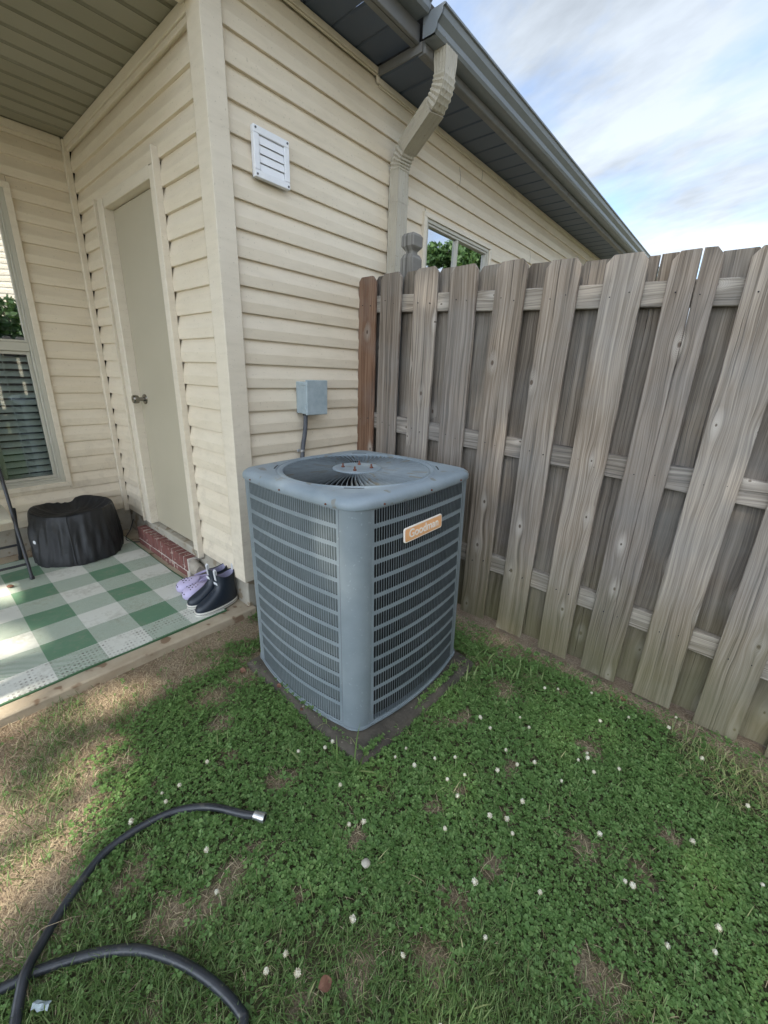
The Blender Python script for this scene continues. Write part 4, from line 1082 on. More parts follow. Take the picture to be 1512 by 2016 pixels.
def clog(label, loc, rz):
    c_ = thing('clog', label, 'clog', loc, (0, 0, rz), 'pair of purple clogs')
    mb = MB(); mb.loft([foot_ring(-.110, .112, .043, .0), foot_ring(-.116, .118, .048, .006), foot_ring(-.117, .119, .049, .026)], True, True, False)
    # heel cup stays low, toe box closes over
    R_ = [(.119, .049, .026), (.113, .0485, .040), (.100, .045, .052), (.080, .038, .060), (.050, .026, .066)]
    rs = []
    for q, (xf, hw, z) in enumerate(R_):
        full = foot_ring(-.117 if z < .03 else -.115, xf, hw, z)
        ring = []
        for (x_, y_, z_) in foot_ring(-.020, xf, hw, z): ring.append((x_, y_, z_))
        rs.append(ring)
    rs.append([(x_ * .9 + .004, y_ * .3, .0685) for x_, y_, z_ in rs[-1]])
    mb.loft(rs, True, False, True)
    heel = []
    def hr2(hw, xb_, z, s_):
        out = []
        for k in range(17):
            a = R(90 + 180 * k / 16); out.append((-.02 + (xb_ + .02) * -math.cos(a) * -1 if False else -.015 + (abs(xb_) - .015) * math.cos(a), hw * math.sin(a), z))
        return out
    ho = [hr2(.047, -.117, .024, 1), hr2(.0465, -.117, .042, 1), hr2(.044, -.113, .048, 1), hr2(.039, -.106, .046, 1), hr2(.038, -.104, .020, 1)]
    mb.loft(ho, False)
    mk('clog_body', mb, M_CLOG, c_, smooth=60)
    mb = MB(); P = [(-.005 + -.112 * math.cos(R(a)) * -1 * -1, .048 * math.sin(R(a)), .052 + .030 * abs(math.cos(R(a)))) for a in range(-90, 91, 12)]
    rs = [[(x_, y_, z_ - .007), (x_, y_, z_ + .007), (x_ * .97, y_ * .94, z_ + .007), (x_ * .97, y_ * .94, z_ - .007)] for x_, y_, z_ in P]
    mb.loft(rs, True, True, True); mk('heel_strap', mb, M_CLOG, c_, smooth=60)
    hl = MB()
    for x_, y_ in ((.030, -.014), (.030, .014), (.046, 0), (.046, -.024), (.046, .024), (.062, -.013), (.062, .013), (.076, 0), (.078, -.024), (.078, .024)):
        zt2 = .0685 - max(0, (x_ - .05)) * .22 - (y_ / .045) ** 2 * .012
        hl.cyl((x_, y_, zt2 - .012), (x_ + .001, y_ * 1.02, zt2 + .0012), .0036, n=10)
    for a in (-40, -14, 14, 40):
        x_ = .0 + .116 * math.cos(R(a * .75)); y_ = .049 * math.sin(R(a)) * 1.1
        hl.cyl((x_ - .012, y_ * .9, .034), (x_ + .001, y_ * 1.02, .034), .0065, n=10)
    mk('vent_hole', hl, M_HOLE, c_)
    return c_
clog('lavender foam clog with round holes closest to the black boots', (-.345, -.098, zR + .0085), ROT - R(4))
clog('lavender foam clog farther from the boots, next to the brick step', (-.447, -.085, zR + .0085), ROT - R(10))

# ================================================================== HOSE
hz = .030
P = [(1.036, -.617), (.996, -.638), (.888, -.696), (.819, -.777), (.790, -.870), (.791, -.964), (.831, -1.039), (.872, -1.094), (.915, -1.138), (.951, -1.168), (.991, -1.188), (1.024, -1.201),
     (1.12, -1.235), (1.26, -1.24), (1.40, -1.17), (1.46, -1.05), (1.45, -.94), (1.391, -.878), (1.369, -.872), (1.316, -.880), (1.247, -.900), (1.174, -.931), (1.094, -.979), (1.035, -1.036), (.990, -1.096), (.955, -1.156), (.933, -1.214), (.88, -1.34), (.70, -1.6), (.3, -1.9), (-.2, -2.3)]
hh = [.034, .024, .014, .012, .011, .012, .013, .013, .018, .026, .018, .012] + [.009] * 5 + [.009] * 19
hose = thing('garden_hose', 'black rubber garden hose looping over the grass with a silver end fitting', 'hose', (1.0, -.9, 0))
mb = MB(); mb.tube(spline([(x_ - 1.0, y_ + .9, hz - .018 + z_) for (x_, y_), z_ in zip(P, hh)], 7), .0112, 16); mk('hose_tube', mb, M_HOSE, hose, smooth=60)
dv = (Vector((1.036, -.617, 0)) - Vector((.996, -.638, 0))).normalized(); c0 = Vector((.036, .283, hz + .016))
mb = MB(); mb.cyl(c0 - dv * .006, c0 + dv * .012, .0128, n=20); mb.cyl(c0 + dv * .012, c0 + dv * .030, .0142, .0150, n=20)
cpo = mk('hose_coupling', mb, M_ALU, hose, smooth=40)
mb = MB(); mb.cyl(c0 + dv * .0295, c0 + dv * .0306, .0105, n=18); mk('opening', mb, M_HOLE, cpo)

# ================================================================== GROUND
def pnoise(x, y, s, seed):
    """cheap smooth value noise in numpy"""
    x = np.asarray(x) * s + seed * 13.7; y = np.asarray(y) * s + seed * 7.9
    xi = np.floor(x).astype(np.int64); yi = np.floor(y).astype(np.int64); fx = x - xi; fy = y - yi
    fx = fx * fx * (3 - 2 * fx); fy = fy * fy * (3 - 2 * fy)
    def h(a, b): 
        n = (a * 374761393 + b * 668265263 + seed * 974711) & 0xffffffff
        n = ((n ^ (n >> 13)) * 1274126177) & 0xffffffff
        return ((n ^ (n >> 16)) & 0xffff) / 65535.0
    return (h(xi, yi) * (1 - fx) + h(xi + 1, yi) * fx) * (1 - fy) + (h(xi, yi + 1) * (1 - fx) + h(xi + 1, yi + 1) * fx) * fy
def fbm(x, y, s, seed): return .5 * pnoise(x, y, s, seed) + .3 * pnoise(x, y, s * 2.1, seed + 1) + .2 * pnoise(x, y, s * 4.3, seed + 2)
def sdf(x, y, poly):
    """signed distance (positive inside)"""
    P_ = np.array(poly); d2 = np.full(x.shape, 1e9); ins = np.zeros(x.shape, bool)
    for i in range(len(P_)):
        a, b_ = P_[i], P_[(i + 1) % len(P_)]
        ex, ey = b_ - a; wx_, wy_ = x - a[0], y - a[1]
        tt = np.clip((wx_ * ex + wy_ * ey) / (ex * ex + ey * ey), 0, 1)
        d2 = np.minimum(d2, (wx_ - ex * tt) ** 2 + (wy_ - ey * tt) ** 2)
        c = ((a[1] > y) != (b_[1] > y)) & (x < (b_[0] - a[0]) * (y - a[1]) / (b_[1] - a[1] + 1e-12) + a[0]); ins ^= c
    d = np.sqrt(d2); return np.where(ins, d, -d)
DIRT_A = [(-.1, -3.2), (-.1, .05), (.15, .02), (.20, -.10), (.205, -.295), (.247, -.47), (.29, -.641), (.301, -.76), (.407, -.853), (.594, -.893), (.709, -.962), (.79, -1.034), (.878, -1.078), (.92, -1.145), (.868, -1.25), (.80, -1.6), (.7, -3.2)]
DIRT_B = [(.0, 1.2), (.0, .74), (.5, .73), (.88, .75), (1.05, .73), (1.20, .72), (1.43, .785), (1.735, .785), (1.918, .765), (2.106, .775), (2.275, .735), (2.7, .74), (6, .73), (6, 1.2)]
YEL = [(1.98, .76), (2.3, .80), (3.2, .78), (3.2, .60), (2.273, .527), (2.10, .54), (2.0, .62)]
GRZ = [(.79, -1.034), (.803, -.896), (.951, -.854), (1.117, -.803), (1.238, -.724), (1.342, -.6), (1.495, -.522), (1.653, -.423), (1.78, -.336), (1.903, -.29), (2.2, -.20), (3.2, -.1), (4, -3), (.6, -3)]
BARE = [(.95, -.491, .055), (1.633, -.218, .05), (1.836, .024, .045), (1.993, .072, .05), (1.964, -.259, .06), (1.43, -.187, .035), (1.071, -.904, .06), (1.118, -.832, .05), (1.618, -.049, .03), (1.292, -.432, .03), (1.612, -.356, .05),
        (.894, -.94, .05), (.385, -.269, .07), (.50, -.825, .05), (.58, -.5, .06), (1.505, -.646, .05), (1.626, -.5, .05), (1.33, .50, .07), (1.20, .60, .08), (.75, -.55, .04), (1.75, .42, .05), (2.05, .25, .04), (.42, -.45, .08), (.35, -.12, .08)]
def masks(x, y):
    n = fbm(x, y, 7, 3) - .5; n2 = fbm(x, y, 16, 9) - .5
    da = sdf(x, y, DIRT_A) + .16 * n + .10 * n2; db = sdf(x, y, DIRT_B) + .05 * n + .08 * n2
    dirt = np.clip(np.maximum(da / .10, db / .035) + .5, 0, 1)
    bare = np.zeros_like(x)
    for bx, by, br in BARE:
        bare = np.maximum(bare, np.clip(1.4 - np.hypot(x - bx, y - by) / br + 1.6 * n2, 0, 1))
    bare = np.maximum(bare, np.clip((fbm(x, y, 9, 40) - .70) * 9, 0, 1))
    gr = np.clip((sdf(x, y, GRZ) + .22 * n + .10 * n2) / .16 + .5, 0, 1)
    ye = np.clip((sdf(x, y, YEL) + .08 * n) / .05 + .5, 0, 1)
    return dirt, bare, gr, ye
PADX, PADY = .755, .165
def blocked(x, y):
    b_ = (x < .02) & (y < .06)
    b_ |= (x < .0)
    b_ |= (np.abs(x - PADX) < .375 + .05 * (pnoise(x, y, 12, 2) - .6)) & (np.abs(y - PADY) < .372 + .055 * (pnoise(x, y, 11, 4) - .6)) & ~((x < .62) & (y < -.14 - .05 * (x - .3)) & (pnoise(x, y, 16, 8) > .35))
    b_ |= (np.abs(x - .7045) < .402) & (np.abs(y - .1816) < .402)
    b_ |= (y > FY - .003)
    return b_
def gheight(x, y):
    return .030 * np.exp(-np.clip(x, 0, 9) / .10) * (y < .2) + .012 * (fbm(x, y, 2.5, 21) - .5) + .006 * (fbm(x, y, 11, 31) - .5) * 2 - .018 * np.clip((x - 1.0) / 1.6, 0, 1)
def vheight(x, y):
    on = (np.abs(x - .756) < .385) & (np.abs(y - .160) < .385)
    return np.where(on, .034, gheight(x, y))
# near ground, fine; far ground, coarse, one sheet
xs = np.concatenate([np.array([-80, -40, -20, -10, -5, -3, -2]), np.linspace(-1, 3.4, 260), np.array([4, 5, 6, 8, 12, 20, 40, 80])])
ys = np.concatenate([np.array([-80, -40, -20, -12, -8, -5, -3.5]), np.linspace(-2.4, 1.4, 230), np.array([2, 3, 4, 6, 9, 14, 25, 50, 90])])
XX, YY = np.meshgrid(xs, ys, indexing='ij'); dirt, bare, gr_, ye = masks(XX, YY)
ZZ = gheight(XX, YY) + .004 * (fbm(XX, YY, 40, 77) - .5)
veg = np.clip(1 - np.maximum(dirt * .95, bare * .75), 0, 1)
V = np.stack([XX, YY, ZZ], -1).reshape(-1, 3); nx_, ny_ = len(xs), len(ys)
ii = (np.arange(nx_ - 1)[:, None] * ny_ + np.arange(ny_ - 1)[None]).ravel()
F = np.stack([ii, ii + ny_, ii + ny_ + 1, ii + 1], 1)
me = npmesh('ground', V, F, M_SOIL, True)
at = me.attributes.new('veg', 'FLOAT', 'POINT'); at.data.foreach_set('value', veg.ravel().astype(np.float32))
mk('ground', me, None, kind='structure')

X_LO, X_HI, Y_LO, Y_HI = 0.0, 3.3, -2.3, .868
def scatter(n, prob):
    x = rng.uniform(X_LO, X_HI, n); y = rng.uniform(Y_LO, Y_HI, n)
    far = np.hypot(x - 1.1, y + .2)
    keep = (rng.random(n) < prob(x, y) * np.clip(1.6 - .35 * np.maximum(far - 1.4, 0), .45, 1)) & ~blocked(x, y)
    return x[keep], y[keep]
# clover leaves -----------------------------------------------------------
def clover_prob(x, y):
    d_, b_, g_, y_ = masks(x, y); d_ = np.where(y > .5, d_ * .86, d_)
    return np.clip(1 - d_ * .985, 0, 1) * np.clip(1 - b_ * .93, 0, 1) * (1 - .88 * g_) * (1 - .8 * y_) * np.clip(.45 + 1.3 * (fbm(x, y, 6, 55) - .15), .35, 1)
x, y = scatter(215000, clover_prob); n = len(x)
LT = np.array([[0, 0, 0], [-.46, .50, .13], [-.33, .93, .10], [0, .86, .02], [.33, .93, .10], [.46, .50, .13]])
LF = np.array([[0, 3, 2, 1], [0, 5, 4, 3]])
size = rng.uniform(.0042, .0095, n) * (1 + .5 * (rng.random(n) < .10)) * (.8 + .45 * fbm(x, y, 5, 91))
hgt = rng.uniform(.006, .024, n) * (.6 + .9 * fbm(x, y, 6, 93)); yaw = rng.uniform(0, 2 * PI, n); tilt = np.abs(rng.normal(0, .30, n)); taz = rng.uniform(0, 2 * PI, n)
base = np.stack([x + .5 * hgt * tilt * np.cos(taz), y + .5 * hgt * tilt * np.sin(taz), vheight(x, y) + hgt], -1)
Vs = []; 
for k in range(3):
    a = yaw + k * 2 * PI / 3 + rng.normal(0, .12, n); dr = rng.uniform(-.25, .30, n)
    P_ = LT[None] * size[:, None, None]
    L_x = P_[..., 0]; L_y = P_[..., 1]; L_z = P_[..., 2] + L_y * dr[:, None]
    c, s = np.cos(a)[:, None], np.sin(a)[:, None]
    wx_, wy_ = c * L_y - s * L_x, s * L_y + c * L_x
    hx, hy = np.cos(taz)[:, None], np.sin(taz)[:, None]
    al = wx_ * hx + wy_ * hy; wz = L_z - al * np.sin(tilt)[:, None]
    Vs.append(np.stack([wx_ + base[:, 0:1], wy_ + base[:, 1:2], wz + base[:, 2:3]], -1))
Vc = np.concatenate(Vs, 0); m_ = len(Vc)
Fc = (LF[None] + (np.arange(m_) * 6)[:, None, None]).reshape(-1, 4)
mk('clover_cover', npmesh('clover_cover', Vc.reshape(-1, 3), Fc, M_CLOVER), None, kind='stuff')
# grass blades --------------------------------------------------------------
def blades(name, x, y, h, wd, lean, mat, curl=.6):
    n = len(x); a = rng.uniform(0, 2 * PI, n); b_ = rng.uniform(0, 2 * PI, n)
    z0 = vheight(x, y) - .002; ln = lean
    dx, dy = np.cos(a), np.sin(a); qx, qy = -np.sin(a) * .9 + .2 * np.cos(b_), np.cos(a) * .9 + .2 * np.sin(b_)
    rows_ = []
    for f_, wf in ((0, .8), (.4, 1.0), (.75, .7), (1.0, .08)):
        hz_ = h * (np.cos(ln * f_ * curl)) * f_; hx_ = h * np.sin(ln * (.35 + f_ * .65)) * f_
        hz_ = h * f_ * np.cos(ln * (.35 + .65 * f_))
        cx_, cy_, cz_ = x + dx * hx_, y + dy * hx_, z0 + hz_ + .001
        for s in (-1, 1): rows_.append(np.stack([cx_ + s * qx * wd * wf / 2, cy_ + s * qy * wd * wf / 2, cz_], -1))
    V_ = np.stack(rows_, 1); F_ = np.array([[0, 1, 3, 2], [2, 3, 5, 4], [4, 5, 7, 6]])
    F_ = (F_[None] + (np.arange(n) * 8)[:, None, None]).reshape(-1, 4)
    mk(name, npmesh(name, V_.reshape(-1, 3), F_, mat), None, kind='stuff')
def gprob(x, y):
    d_, b_, g_, y_ = masks(x, y); d_ = np.where(y > .5, d_ * .8, d_)
    return np.clip(1 - d_ * .96, 0, 1) * (1 - .8 * b_) * (.16 + .84 * g_) * (1 - .7 * y_) * np.clip(.4 + 1.4 * (fbm(x, y, 5, 66) - .2), .3, 1)
x, y = scatter(380000, gprob); n = len(x)
blades('lawn_grass', x, y, rng.uniform(.022, .052, n) * (.7 + .6 * fbm(x, y, 4, 15)), rng.uniform(.0014, .0030, n), rng.uniform(.3, 1.35, n), M_GRASS)
def yprob(x, y):
    d_, b_, g_, y_ = masks(x, y); return np.clip(y_, 0, 1) * .9 + .012 * (1 - d_)
x, y = scatter(60000, yprob); n = len(x)
blades('yellowing_grass', x, y, rng.uniform(.03, .07, n), rng.uniform(.002, .0045, n), rng.uniform(.6, 1.5, n), M_YGRASS)
def sprob(x, y):
    d_, b_, g_, y_ = masks(x, y)
    return np.clip(.75 * d_ * np.clip(.25 + 1.5 * fbm(x, y, 5, 71) - .3, .1, 1) + .55 * b_ + .05 + .10 * g_ + .15 * y_, 0, 1)
x, y = scatter(170000, sprob); n = len(x)
blades('dead_grass', x, y, rng.uniform(.012, .05, n), rng.uniform(.0008, .0020, n), rng.uniform(1.15, 1.56, n), M_STRAW)
# a few long stray straws
x = rng.uniform(.05, .95, 90); y = rng.uniform(-1.3, -.2, 90); k_ = ~blocked(x, y); x, y = x[k_], y[k_]
d_, b_, g_, y_ = masks(x, y); x, y = x[d_ > .5], y[d_ > .5]; n = len(x)
blades('straw_stalks', x, y, rng.uniform(.08, .17, n), rng.uniform(.001, .0018, n), rng.uniform(1.48, 1.55, n), M_STRAW)
# tufts in the soil area and crabgrass by the fence
tx, ty = [], []
for cx_, cy_, r_, k_ in ((.22, -.95, .07, 500), (.36, -1.05, .06, 350), (.60, -1.10, .05, 260), (.90, -1.15, .05, 300), (.07, -.9, .05, 200), (.25, -.72, .06, 250), (.46, -1.0, .04, 160), (.12, -.35, .03, 60)):
    a = rng.normal(0, r_, (k_, 2)); tx += list(cx_ + a[:, 0]); ty += list(cy_ + a[:, 1])
x, y = np.array(tx), np.array(ty); k_ = ~blocked(x, y); x, y = x[k_], y[k_]; n = len(x)
blades('grass_tufts', x, y, rng.uniform(.02, .05, n), rng.uniform(.0015, .003, n), rng.uniform(.3, 1.35, n), M_GRASS)
wx_, wy_ = [], []
for cx_, cy_, r_, k_ in ((1.25, .55, .07, 45), (1.36, .60, .05, 32), (1.16, .66, .05, 30), (1.45, .66, .04, 18), (1.20, .42, .03, 16), (.95, -.40, .02, 8), (1.14, -.30, .02, 9)):
    a = rng.normal(0, r_, (k_, 2)); wx_ += list(cx_ + a[:, 0]); wy_ += list(cy_ + a[:, 1])
x, y = np.array(wx_), np.array(wy_); k_ = ~blocked(x, y); x, y = x[k_], y[k_]; n = len(x)
blades('crabgrass', x, y, rng.uniform(.05, .12, n), rng.uniform(.005, .009, n), rng.uniform(.9, 1.45, n), M_GRASS)
# tall single blades in front of the pad
tb = thing('grass_clump', 'tall upright grass blades growing at the front corner of the concrete pad', 'grass clump', (1.118, -.262, 0))
for k, (dx_, dy_, h_, w_, ln_, az_) in enumerate(((0, 0, .20, .011, .10, 1.2), (.02, .01, .12, .008, .35, -.3), (-.06, -.03, .11, .007, .2, 2.5), (-.075, -.02, .07, .007, .5, 3.2), (.03, -.02, .08, .007, .6, .4))):
    mb = MB(); rs = []
    for q in range(7):
        f_ = q / 6; r_ = h_ * math.sin(ln_ * f_) * f_; z_ = h_ * f_ * math.cos(ln_ * f_); wq = w_ * (1 - f_ ** 2.2) * .5 + .0004
        ax_, ay_ = math.cos(az_), math.sin(az_)
        rs.append([(dx_ + ax_ * r_ - ay_ * wq, dy_ + ay_ * r_ + ax_ * wq, z_), (dx_ + ax_ * r_ - ax_ * .002 * (1 - f_), dy_ + ay_ * r_ - ay_ * .002 * (1 - f_), z_), (dx_ + ax_ * r_ + ay_ * wq, dy_ + ay_ * r_ - ax_ * wq, z_)])
    mb.loft(rs, False); mk('blade', mb, M_GRASS, tb, fix=False, smooth=60)

# ------------------------------------------------------------------ clover flowers
FL = [(0.746, -0.63), (0.75, -0.784), (0.771, -0.736), (0.777, -0.884), (0.781, -0.786), (0.954, -0.387), (1.002, -0.301), (1.014, -0.274), (1.232, -0.168), (1.228, -0.097), (1.332, -0.057), (1.392, -0.014), (1.528, 0.05), (1.299, -0.14), (1.412, -0.097), (1.452, -0.047), (1.472, -0.13), (1.155, -0.367), (1.274, -0.443), (1.295, -0.399), (1.585, -0.119), (1.498, -0.245), (1.628, -0.082), (1.443, -0.596), (1.64, -0.31), (1.718, -0.4), (1.138, -0.802), (1.016, -0.768), (1.373, -0.752), (1.365, -0.801), (1.419, -0.753), (1.717, -0.598), (1.584, -0.562), (1.489, 0.332), (1.617, 0.168), (1.748, 0.354), (1.755, 0.33), (1.733, 0.295), (1.79, 0.291), (1.856, 0.363), (1.713, 0.172), (1.644, 0.002), (1.664, -0.123), (1.865, 0.063), (2.088, 0.247), (1.955, -0.021), (1.974, -0.007), (1.785, -0.21), (2.068, -0.102), (2.161, -0.035), (2.164, 0.031), (2.08, 0.624), (2.221, 0.533), (2.252, 0.24), (1.978, 0.80), (1.963, 0.727), (1.826, 0.666), (1.5, 0.579), (1.547, 0.619), (1.669, 0.69), (1.364, 0.23), (1.516, 0.142), (1.537, 0.313), (1.743, 0.55), (1.423, 0.197), (1.572, 0.118)]
def head_mesh(seed):
    r_ = random.Random(seed); mb_ = MB(); N = 46
    for k in range(N):
        ph = math.acos(1 - 1.55 * (k + .5) / N); th_ = k * 2.39996 + r_.uniform(-.2, .2)
        d_ = Vector((math.sin(ph) * math.cos(th_), math.sin(ph) * math.sin(th_), math.cos(ph)))
        u_ = d_.cross(Vector((0, 0, 1))) if abs(d_.z) < .95 else Vector((1, 0, 0)); u_.normalize(); v_ = d_.cross(u_)
        L1 = r_.uniform(.80, 1.08); p0 = d_ * .35; p1 = d_ * .75 + Vector((0, 0, .12)); p2 = d_ * L1 + Vector((0, 0, .16)); w_ = .15
        mb_.add([p0, p1 + u_ * w_, p2, p1 - u_ * w_, p1 + v_ * w_ * .7], [(0, 1, 2, 4), (0, 4, 2, 3)])
    mb_.loft([[(q * math.cos(2 * PI * k / 8), q * math.sin(2 * PI * k / 8), z_) for k in range(8)] for q, z_ in ((.3, -.2), (.52, .05), (.58, .35), (.4, .65), (.1, .8))], True, True, True)
    me_ = mb_.mesh('flower_head'); me_.materials.append(M_PETAL); return me_
HM = [head_mesh(i) for i in range(4)]
def where(x, y):
    if x < .80: return 'white clover flower above the hose bend'
    if .9 < x < 1.06 and y > -.5: return 'white clover flower in front of the pad'
    if x < 1.2 and y < -.7: return 'white clover flower beside the upper hose strand'
    if y < -.55: return 'white clover flower in short grass at the bottom'
    if y > .45 and x > 1.9: return 'white clover flower at the soil strip on the right'
    if y > .45: return 'white clover flower near the fence foot'
    if x < 1.4: return 'white clover flower just before the tall grass blades'
    if x > 2.0: return 'white clover flower near the right edge of the lawn'
    if y > .1: return 'white clover flower in clover right of the pad'
    if y > -.2: return 'white clover flower in the middle of the clover lawn'
    return 'white clover flower in the lower middle of the lawn'
from collections import defaultdict
zone = defaultdict(list)
Ci = cam.matrix_world.inverted()
for i, (x_, y_) in enumerate(FL):
    q_ = Ci @ Vector((x_, y_, .05)); zone[where(x_, y_)].append((q_.x / -q_.z, q_.y / -q_.z, i))
ORD = ['leftmost', 'second from the left', 'third from the left', 'fourth from the left', 'fifth from the left', 'sixth from the left', 'seventh from the left', 'eighth from the left', 'ninth from the left', 'tenth from the left', 'eleventh from the left', 'twelfth from the left', 'thirteenth from the left', 'fourteenth from the left']
FLAB = {}
for lb, L2 in zone.items():
    L2.sort()
    for q, (_, _, i) in enumerate(L2):
        if len(L2) == 1: FLAB[i] = lb
        else: FLAB[i] = (ORD[q] if q < len(L2) - 1 else 'rightmost') + ' of the ' + lb.replace('clover flower ', 'clover flowers ').replace('just before the tall grass blades', 'before the tall grass')
for i, (x_, y_) in enumerate(FL):
    gz_ = float(gheight(np.array([x_]), np.array([y_]))[0])
    h_ = random.uniform(.038, .058); sz = random.uniform(.0060, .0094)
    if i in (3, 24, 23, 50): sz = .0098
    lx, ly = random.uniform(-.014, .014), random.uniform(-.014, .014)
    f_ = thing('clover_flower', FLAB[i], 'flower', (x_ - lx, y_ - ly, gz_), group='white clover flowers in the lawn')
    mb = MB(); mb.tube([(0, 0, 0), (lx * .3, ly * .3, h_ * .55), (lx, ly, h_)], .0009, 5); mk('stalk', mb, M_STALK, f_)
    mk('flower_head', HM[i % 4], M_PETAL, f_, (lx, ly, h_), (random.uniform(-.5, .5), random.uniform(-.5, .5), random.uniform(0, 6))).scale = (sz, sz, sz * 1.05)

# dead leaves, pebble, scrap
def dleaf(loc, rz, s, label, tilt=.3):
    mb_ = MB(); N = 7; rs = []
    for q in range(N):
        f_ = q / (N - 1); w_ = math.sin(PI * (f_ * .94 + .03)) ** .8 * .42; zc = .12 * math.sin(f_ * 5)
        rs.append([(f_ - .5, -w_, zc + .10), (f_ - .5, -w_ * .5, zc + .03), (f_ - .5, 0, zc), (f_ - .5, w_ * .5, zc + .04), (f_ - .5, w_, zc + .15)])
    mb_.loft([[tuple(c * s for c in p) for p in r] for r in rs], False)
    o_ = mk('fallen_leaf', mb_, M_LEAF_BROWN, loc=loc, rot=(tilt, .1, rz), fix=False, smooth=60); o_['label'] = label; o_['category'] = 'leaf'
dleaf((1.476, -.718, .024), 1.2, .034, 'reddish brown fallen leaf in the grass near the bottom centre')
dleaf((.382, -.272, .018), .3, .030, 'brown fallen leaf between the porch slab and the concrete pad')
dleaf((1.361, .80, .012), 2.0, .035, 'brown curled leaf under the fence boards behind the crabgrass')
dleaf((.62, -.235, .05), .4, .022, 'curled dry leaf against the near left edge of the concrete pad')
dleaf((.80, -.252, .05), 1.9, .018, 'small dry leaf by the front of the pad under the grille')
dleaf((1.78, .80, .012), .8, .03, 'dry leaf on the soil strip at the middle of the fence foot')
mb = MB(); rs = []
for k in range(6):
    f_ = k / 5; r_ = .016 * math.sin(PI * (.1 + .8 * f_)); rs.append([(-.013 + .026 * f_, r_ * math.cos(2 * PI * q / 8) * .8, r_ * .6 * math.sin(2 * PI * q / 8)) for q in range(8)])
mb.loft(rs, True, True, True); o = mk('pebble', mb, M_CONC, loc=(1.375, -.473, .026), rot=(.2, 0, .6), smooth=60); o['label'] = 'small pale grey pebble in the middle of the lawn'; o['category'] = 'stone'
mb = MB(); rs = []
for k in range(6):
    f_ = k / 5; rs.append([(-.03 + .06 * f_, -.014 + .004 * math.sin(f_ * 9), .004 * math.sin(f_ * 12)), (-.03 + .06 * f_, 0, .006 + .003 * math.cos(f_ * 11)), (-.028 + .058 * f_, .013, .002 * math.sin(f_ * 7 + 1))])
mb.loft([[(a * .6, b_ * .6, c) for a, b_, c in r] for r in rs], False); o = mk('paper_scrap', mb, M_BOX, loc=(1.035, -1.158, .024), rot=(0, 0, .7), fix=False); o['label'] = 'torn grey paper scrap in the grass beside the crossing hose'; o['category'] = 'paper scrap'

# ================================================================== BEYOND THE FRAME: neighbour, trees
def tree(label, loc, H, cr_, n_leaf, seed, crown_r=(1, 1, .8), leaf=.10, name='broadleaf_tree'):
    tr = thing(name, label, 'tree', loc); r_ = np.random.default_rng(seed)
    mb_ = MB(); mb_.tube(spline([(0, 0, -.1), (.05, .03, H * .3), (-.05, .05, H * .55), (0, 0, H * .74)], 4), .1, 9, True, lambda t_: .03 * H * .8 * (1 - .8 * t_))
    for k in range(9):
        a = k * 2.4; z_ = H * (.4 + .05 * k); mb_.tube([(0, 0, z_), (cr_ * .5 * math.cos(a), cr_ * .5 * math.sin(a), z_ + H * .1), (cr_ * .7 * math.cos(a), cr_ * .7 * math.sin(a), min(z_ + H * .18, H * .76))], .05, 6, True, lambda t_: .010 * H * (1 - .85 * t_))
    mk('trunk', mb_, M_BARK, tr, smooth=60)
    nc = 46; cc = r_.normal(0, .55, (nc, 3)); cc /= np.maximum(1, np.linalg.norm(cc, axis=1))[:, None]
    cc = cc * np.array(crown_r) * cr_ * .85 + np.array([0, 0, H * .72]); cs = r_.uniform(.16, .36, nc) * cr_
    idx = r_.integers(0, nc, n_leaf); dr_ = r_.normal(0, 1, (n_leaf, 3)); dr_ /= np.linalg.norm(dr_, axis=1)[:, None]
    p = cc[idx] + dr_ * cs[idx][:, None] * (r_.random(n_leaf) ** .4)[:, None]
    u_ = r_.normal(0, 1, (n_leaf, 3)); u_ /= np.linalg.norm(u_, axis=1)[:, None]; v_ = np.cross(u_, r_.normal(0, 1, (n_leaf, 3))); v_ /= np.linalg.norm(v_, axis=1)[:, None]
    s = (r_.uniform(.6, 1.2, n_leaf) * leaf)[:, None]
    V_ = np.stack([p - u_ * s, p + v_ * s * .5, p + u_ * s, p - v_ * s * .5], 1).reshape(-1, 3)
    mk('crown', npmesh('crown', V_, np.arange(n_leaf * 4).reshape(-1, 4), M_TREE), None, tr); return tr
tree('treetop showing above the fence beyond the far end of the eave', (-2.05, 20, 0), 6.9, 1.0, 5000, 3, leaf=.07)
tree('broad green tree mirrored in the side window', (8.6, 17.5, 0), 8.8, 2.5, 30000, 5, leaf=.13)
tree('low bushy tree mirrored in the porch window', (6.4, .6, 0), 2.9, .8, 6000, 8, leaf=.07)

# neighbour house and the yard's other fence, mirrored in the porch window
nb_ = thing('neighbour_house', 'pale yellow sided neighbouring house across the yard, mirrored in the porch window', 'house', (8.6, -.5, 0), (0, 0, R(38)))
mb = MB(); mb.box(.1, 6, -9, 3, 0, 5.2); mk('wall_core', mb, M_SHEATH, nb_)
for k in range(44):
    mb = MB(); z0 = .15 + k * hS; mb.loft([[(-.0, yy, z0), (.002, yy, z0 + .06), (.012, yy, z0 + .118)] for yy in (-9, 3)], False); mb.f = [f[::-1] for f in mb.f]
    mk('siding_board', mb, M_SIDING, nb_, fix=False)
mb = MB(); slab(mb, [(-.5, -9.4, 5.25), (-.5, 3.4, 5.25), (3, 3.4, 7.0), (3, -9.4, 7.0)]); slab(mb, [(3, -9.4, 7.0), (3, 3.4, 7.0), (6.6, 3.4, 5.25), (6.6, -9.4, 5.25)]); mk('roof', mb, M_ROOF, nb_)
f2_ = thing('back_fence', 'weathered board fence across the yard, mirrored in the porch window', 'fence', (5.2, -2.2, 0))
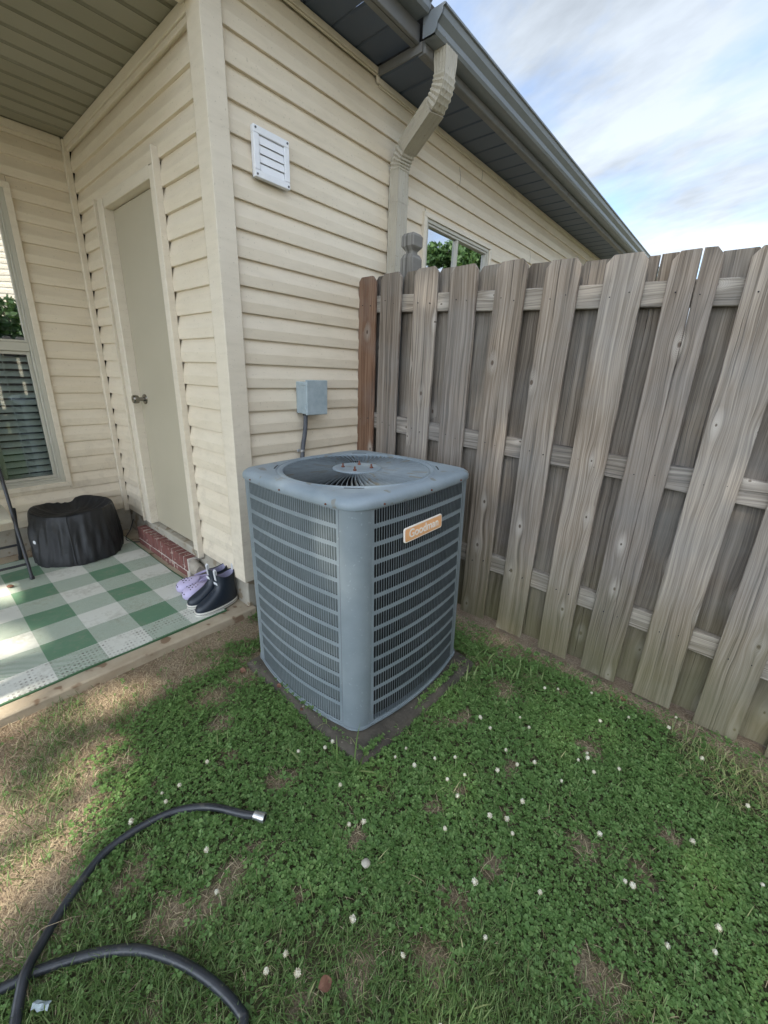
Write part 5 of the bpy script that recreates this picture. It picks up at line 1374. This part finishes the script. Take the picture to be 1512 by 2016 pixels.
bmf = board_mesh(.14, 1.78, seed=500); bmf.materials.append(M_WOOD)
for i in range(32): mk('fence_board', bmf, M_WOOD, f2_, (0, 2.95 - i * .19, .03), (0, 0, R(90)))
mb = MB()
for z in (.4, 1.0, 1.6): mb.box(.018, .056, -3.1, 3.05, z, z + .09)
mk('fence_rail', mb, M_RAIL, f2_)

# unseen tree added behind the camera; crown shaped to block sun and leave patches
st = thing('added_shade_tree', 'tall leafy tree added out of view, its crown shaped to shade the yard', 'tree', (1.6, -12.5, 0))
r_ = np.random.default_rng(77); n_leaf = 30000
gx = r_.uniform(-2.6, 5.6, n_leaf); gy = r_.uniform(-1.9, 4.4, n_leaf)       # where each leaf's shadow meets the ground
lit = np.zeros(n_leaf, bool)
for ex, ey, ra, rb, ang in ((-1.12, -.80, .17, .07, 50), (-.62, -.97, .22, .085, 35), (-.15, -1.07, .24, .07, 20), (-.85, -1.25, .4, .12, 10), (.53, -.955, .19, .095, -47), (.50, -1.25, .25, .10, 0), (.13, -.72, .09, .05, 60)):
    c, s = math.cos(R(ang)), math.sin(R(ang)); u_ = (gx - ex) * c + (gy - ey) * s; v_ = -(gx - ex) * s + (gy - ey) * c
    lit |= (u_ / (ra + .055)) ** 2 + (v_ / (rb + .055)) ** 2 < 1
edge_ = -1.45 + .3 * (pnoise(gx, gy, 2.0, 5) - .5)
keep = ~lit & (gy > edge_)
gx, gy = gx[keep], gy[keep]; n_leaf = len(gx)
tt = r_.uniform(13.0, 16.5, n_leaf)
Pn = np.stack([gx + SUN.x * tt, gy + SUN.y * tt, SUN.z * tt], -1)
u_ = r_.normal(0, 1, (n_leaf, 3)); sn = np.array(SUN); u_ -= .75 * (u_ @ sn)[:, None] * sn; u_ /= np.linalg.norm(u_, axis=1)[:, None]; v_ = np.cross(sn[None] + r_.normal(0, .35, (n_leaf, 3)), u_); v_ /= np.linalg.norm(v_, axis=1)[:, None]
s = r_.uniform(.055, .085, n_leaf)[:, None]
V_ = np.stack([Pn - u_ * s, Pn + v_ * s * .6, Pn + u_ * s, Pn - v_ * s * .6], 1).reshape(-1, 3) - np.array([1.6, -12.5, 0])
mk('crown', npmesh('crown', V_, np.arange(n_leaf * 4).reshape(-1, 4), M_TREE), None, st)
mb = MB(); mb.tube(spline([(0, 0, -.1), (.1, .2, 3), (-.1, .5, 6), (0, 1.5, 8.8)], 5), .2, 10, True, lambda t_: .26 * (1 - .75 * t_))
for k in range(10):
    a = k * .63; mb.tube([(0, .5, 5.5 + .15 * k), (2.0 * math.cos(a), .8 + 1.6 * math.sin(a), 8.2), (3.4 * math.cos(a), 1.8 + 2.6 * math.sin(a), 10)], .06, 6, True, lambda t_: .09 * (1 - .85 * t_))
mk('trunk', mb, M_BARK, st, smooth=60)
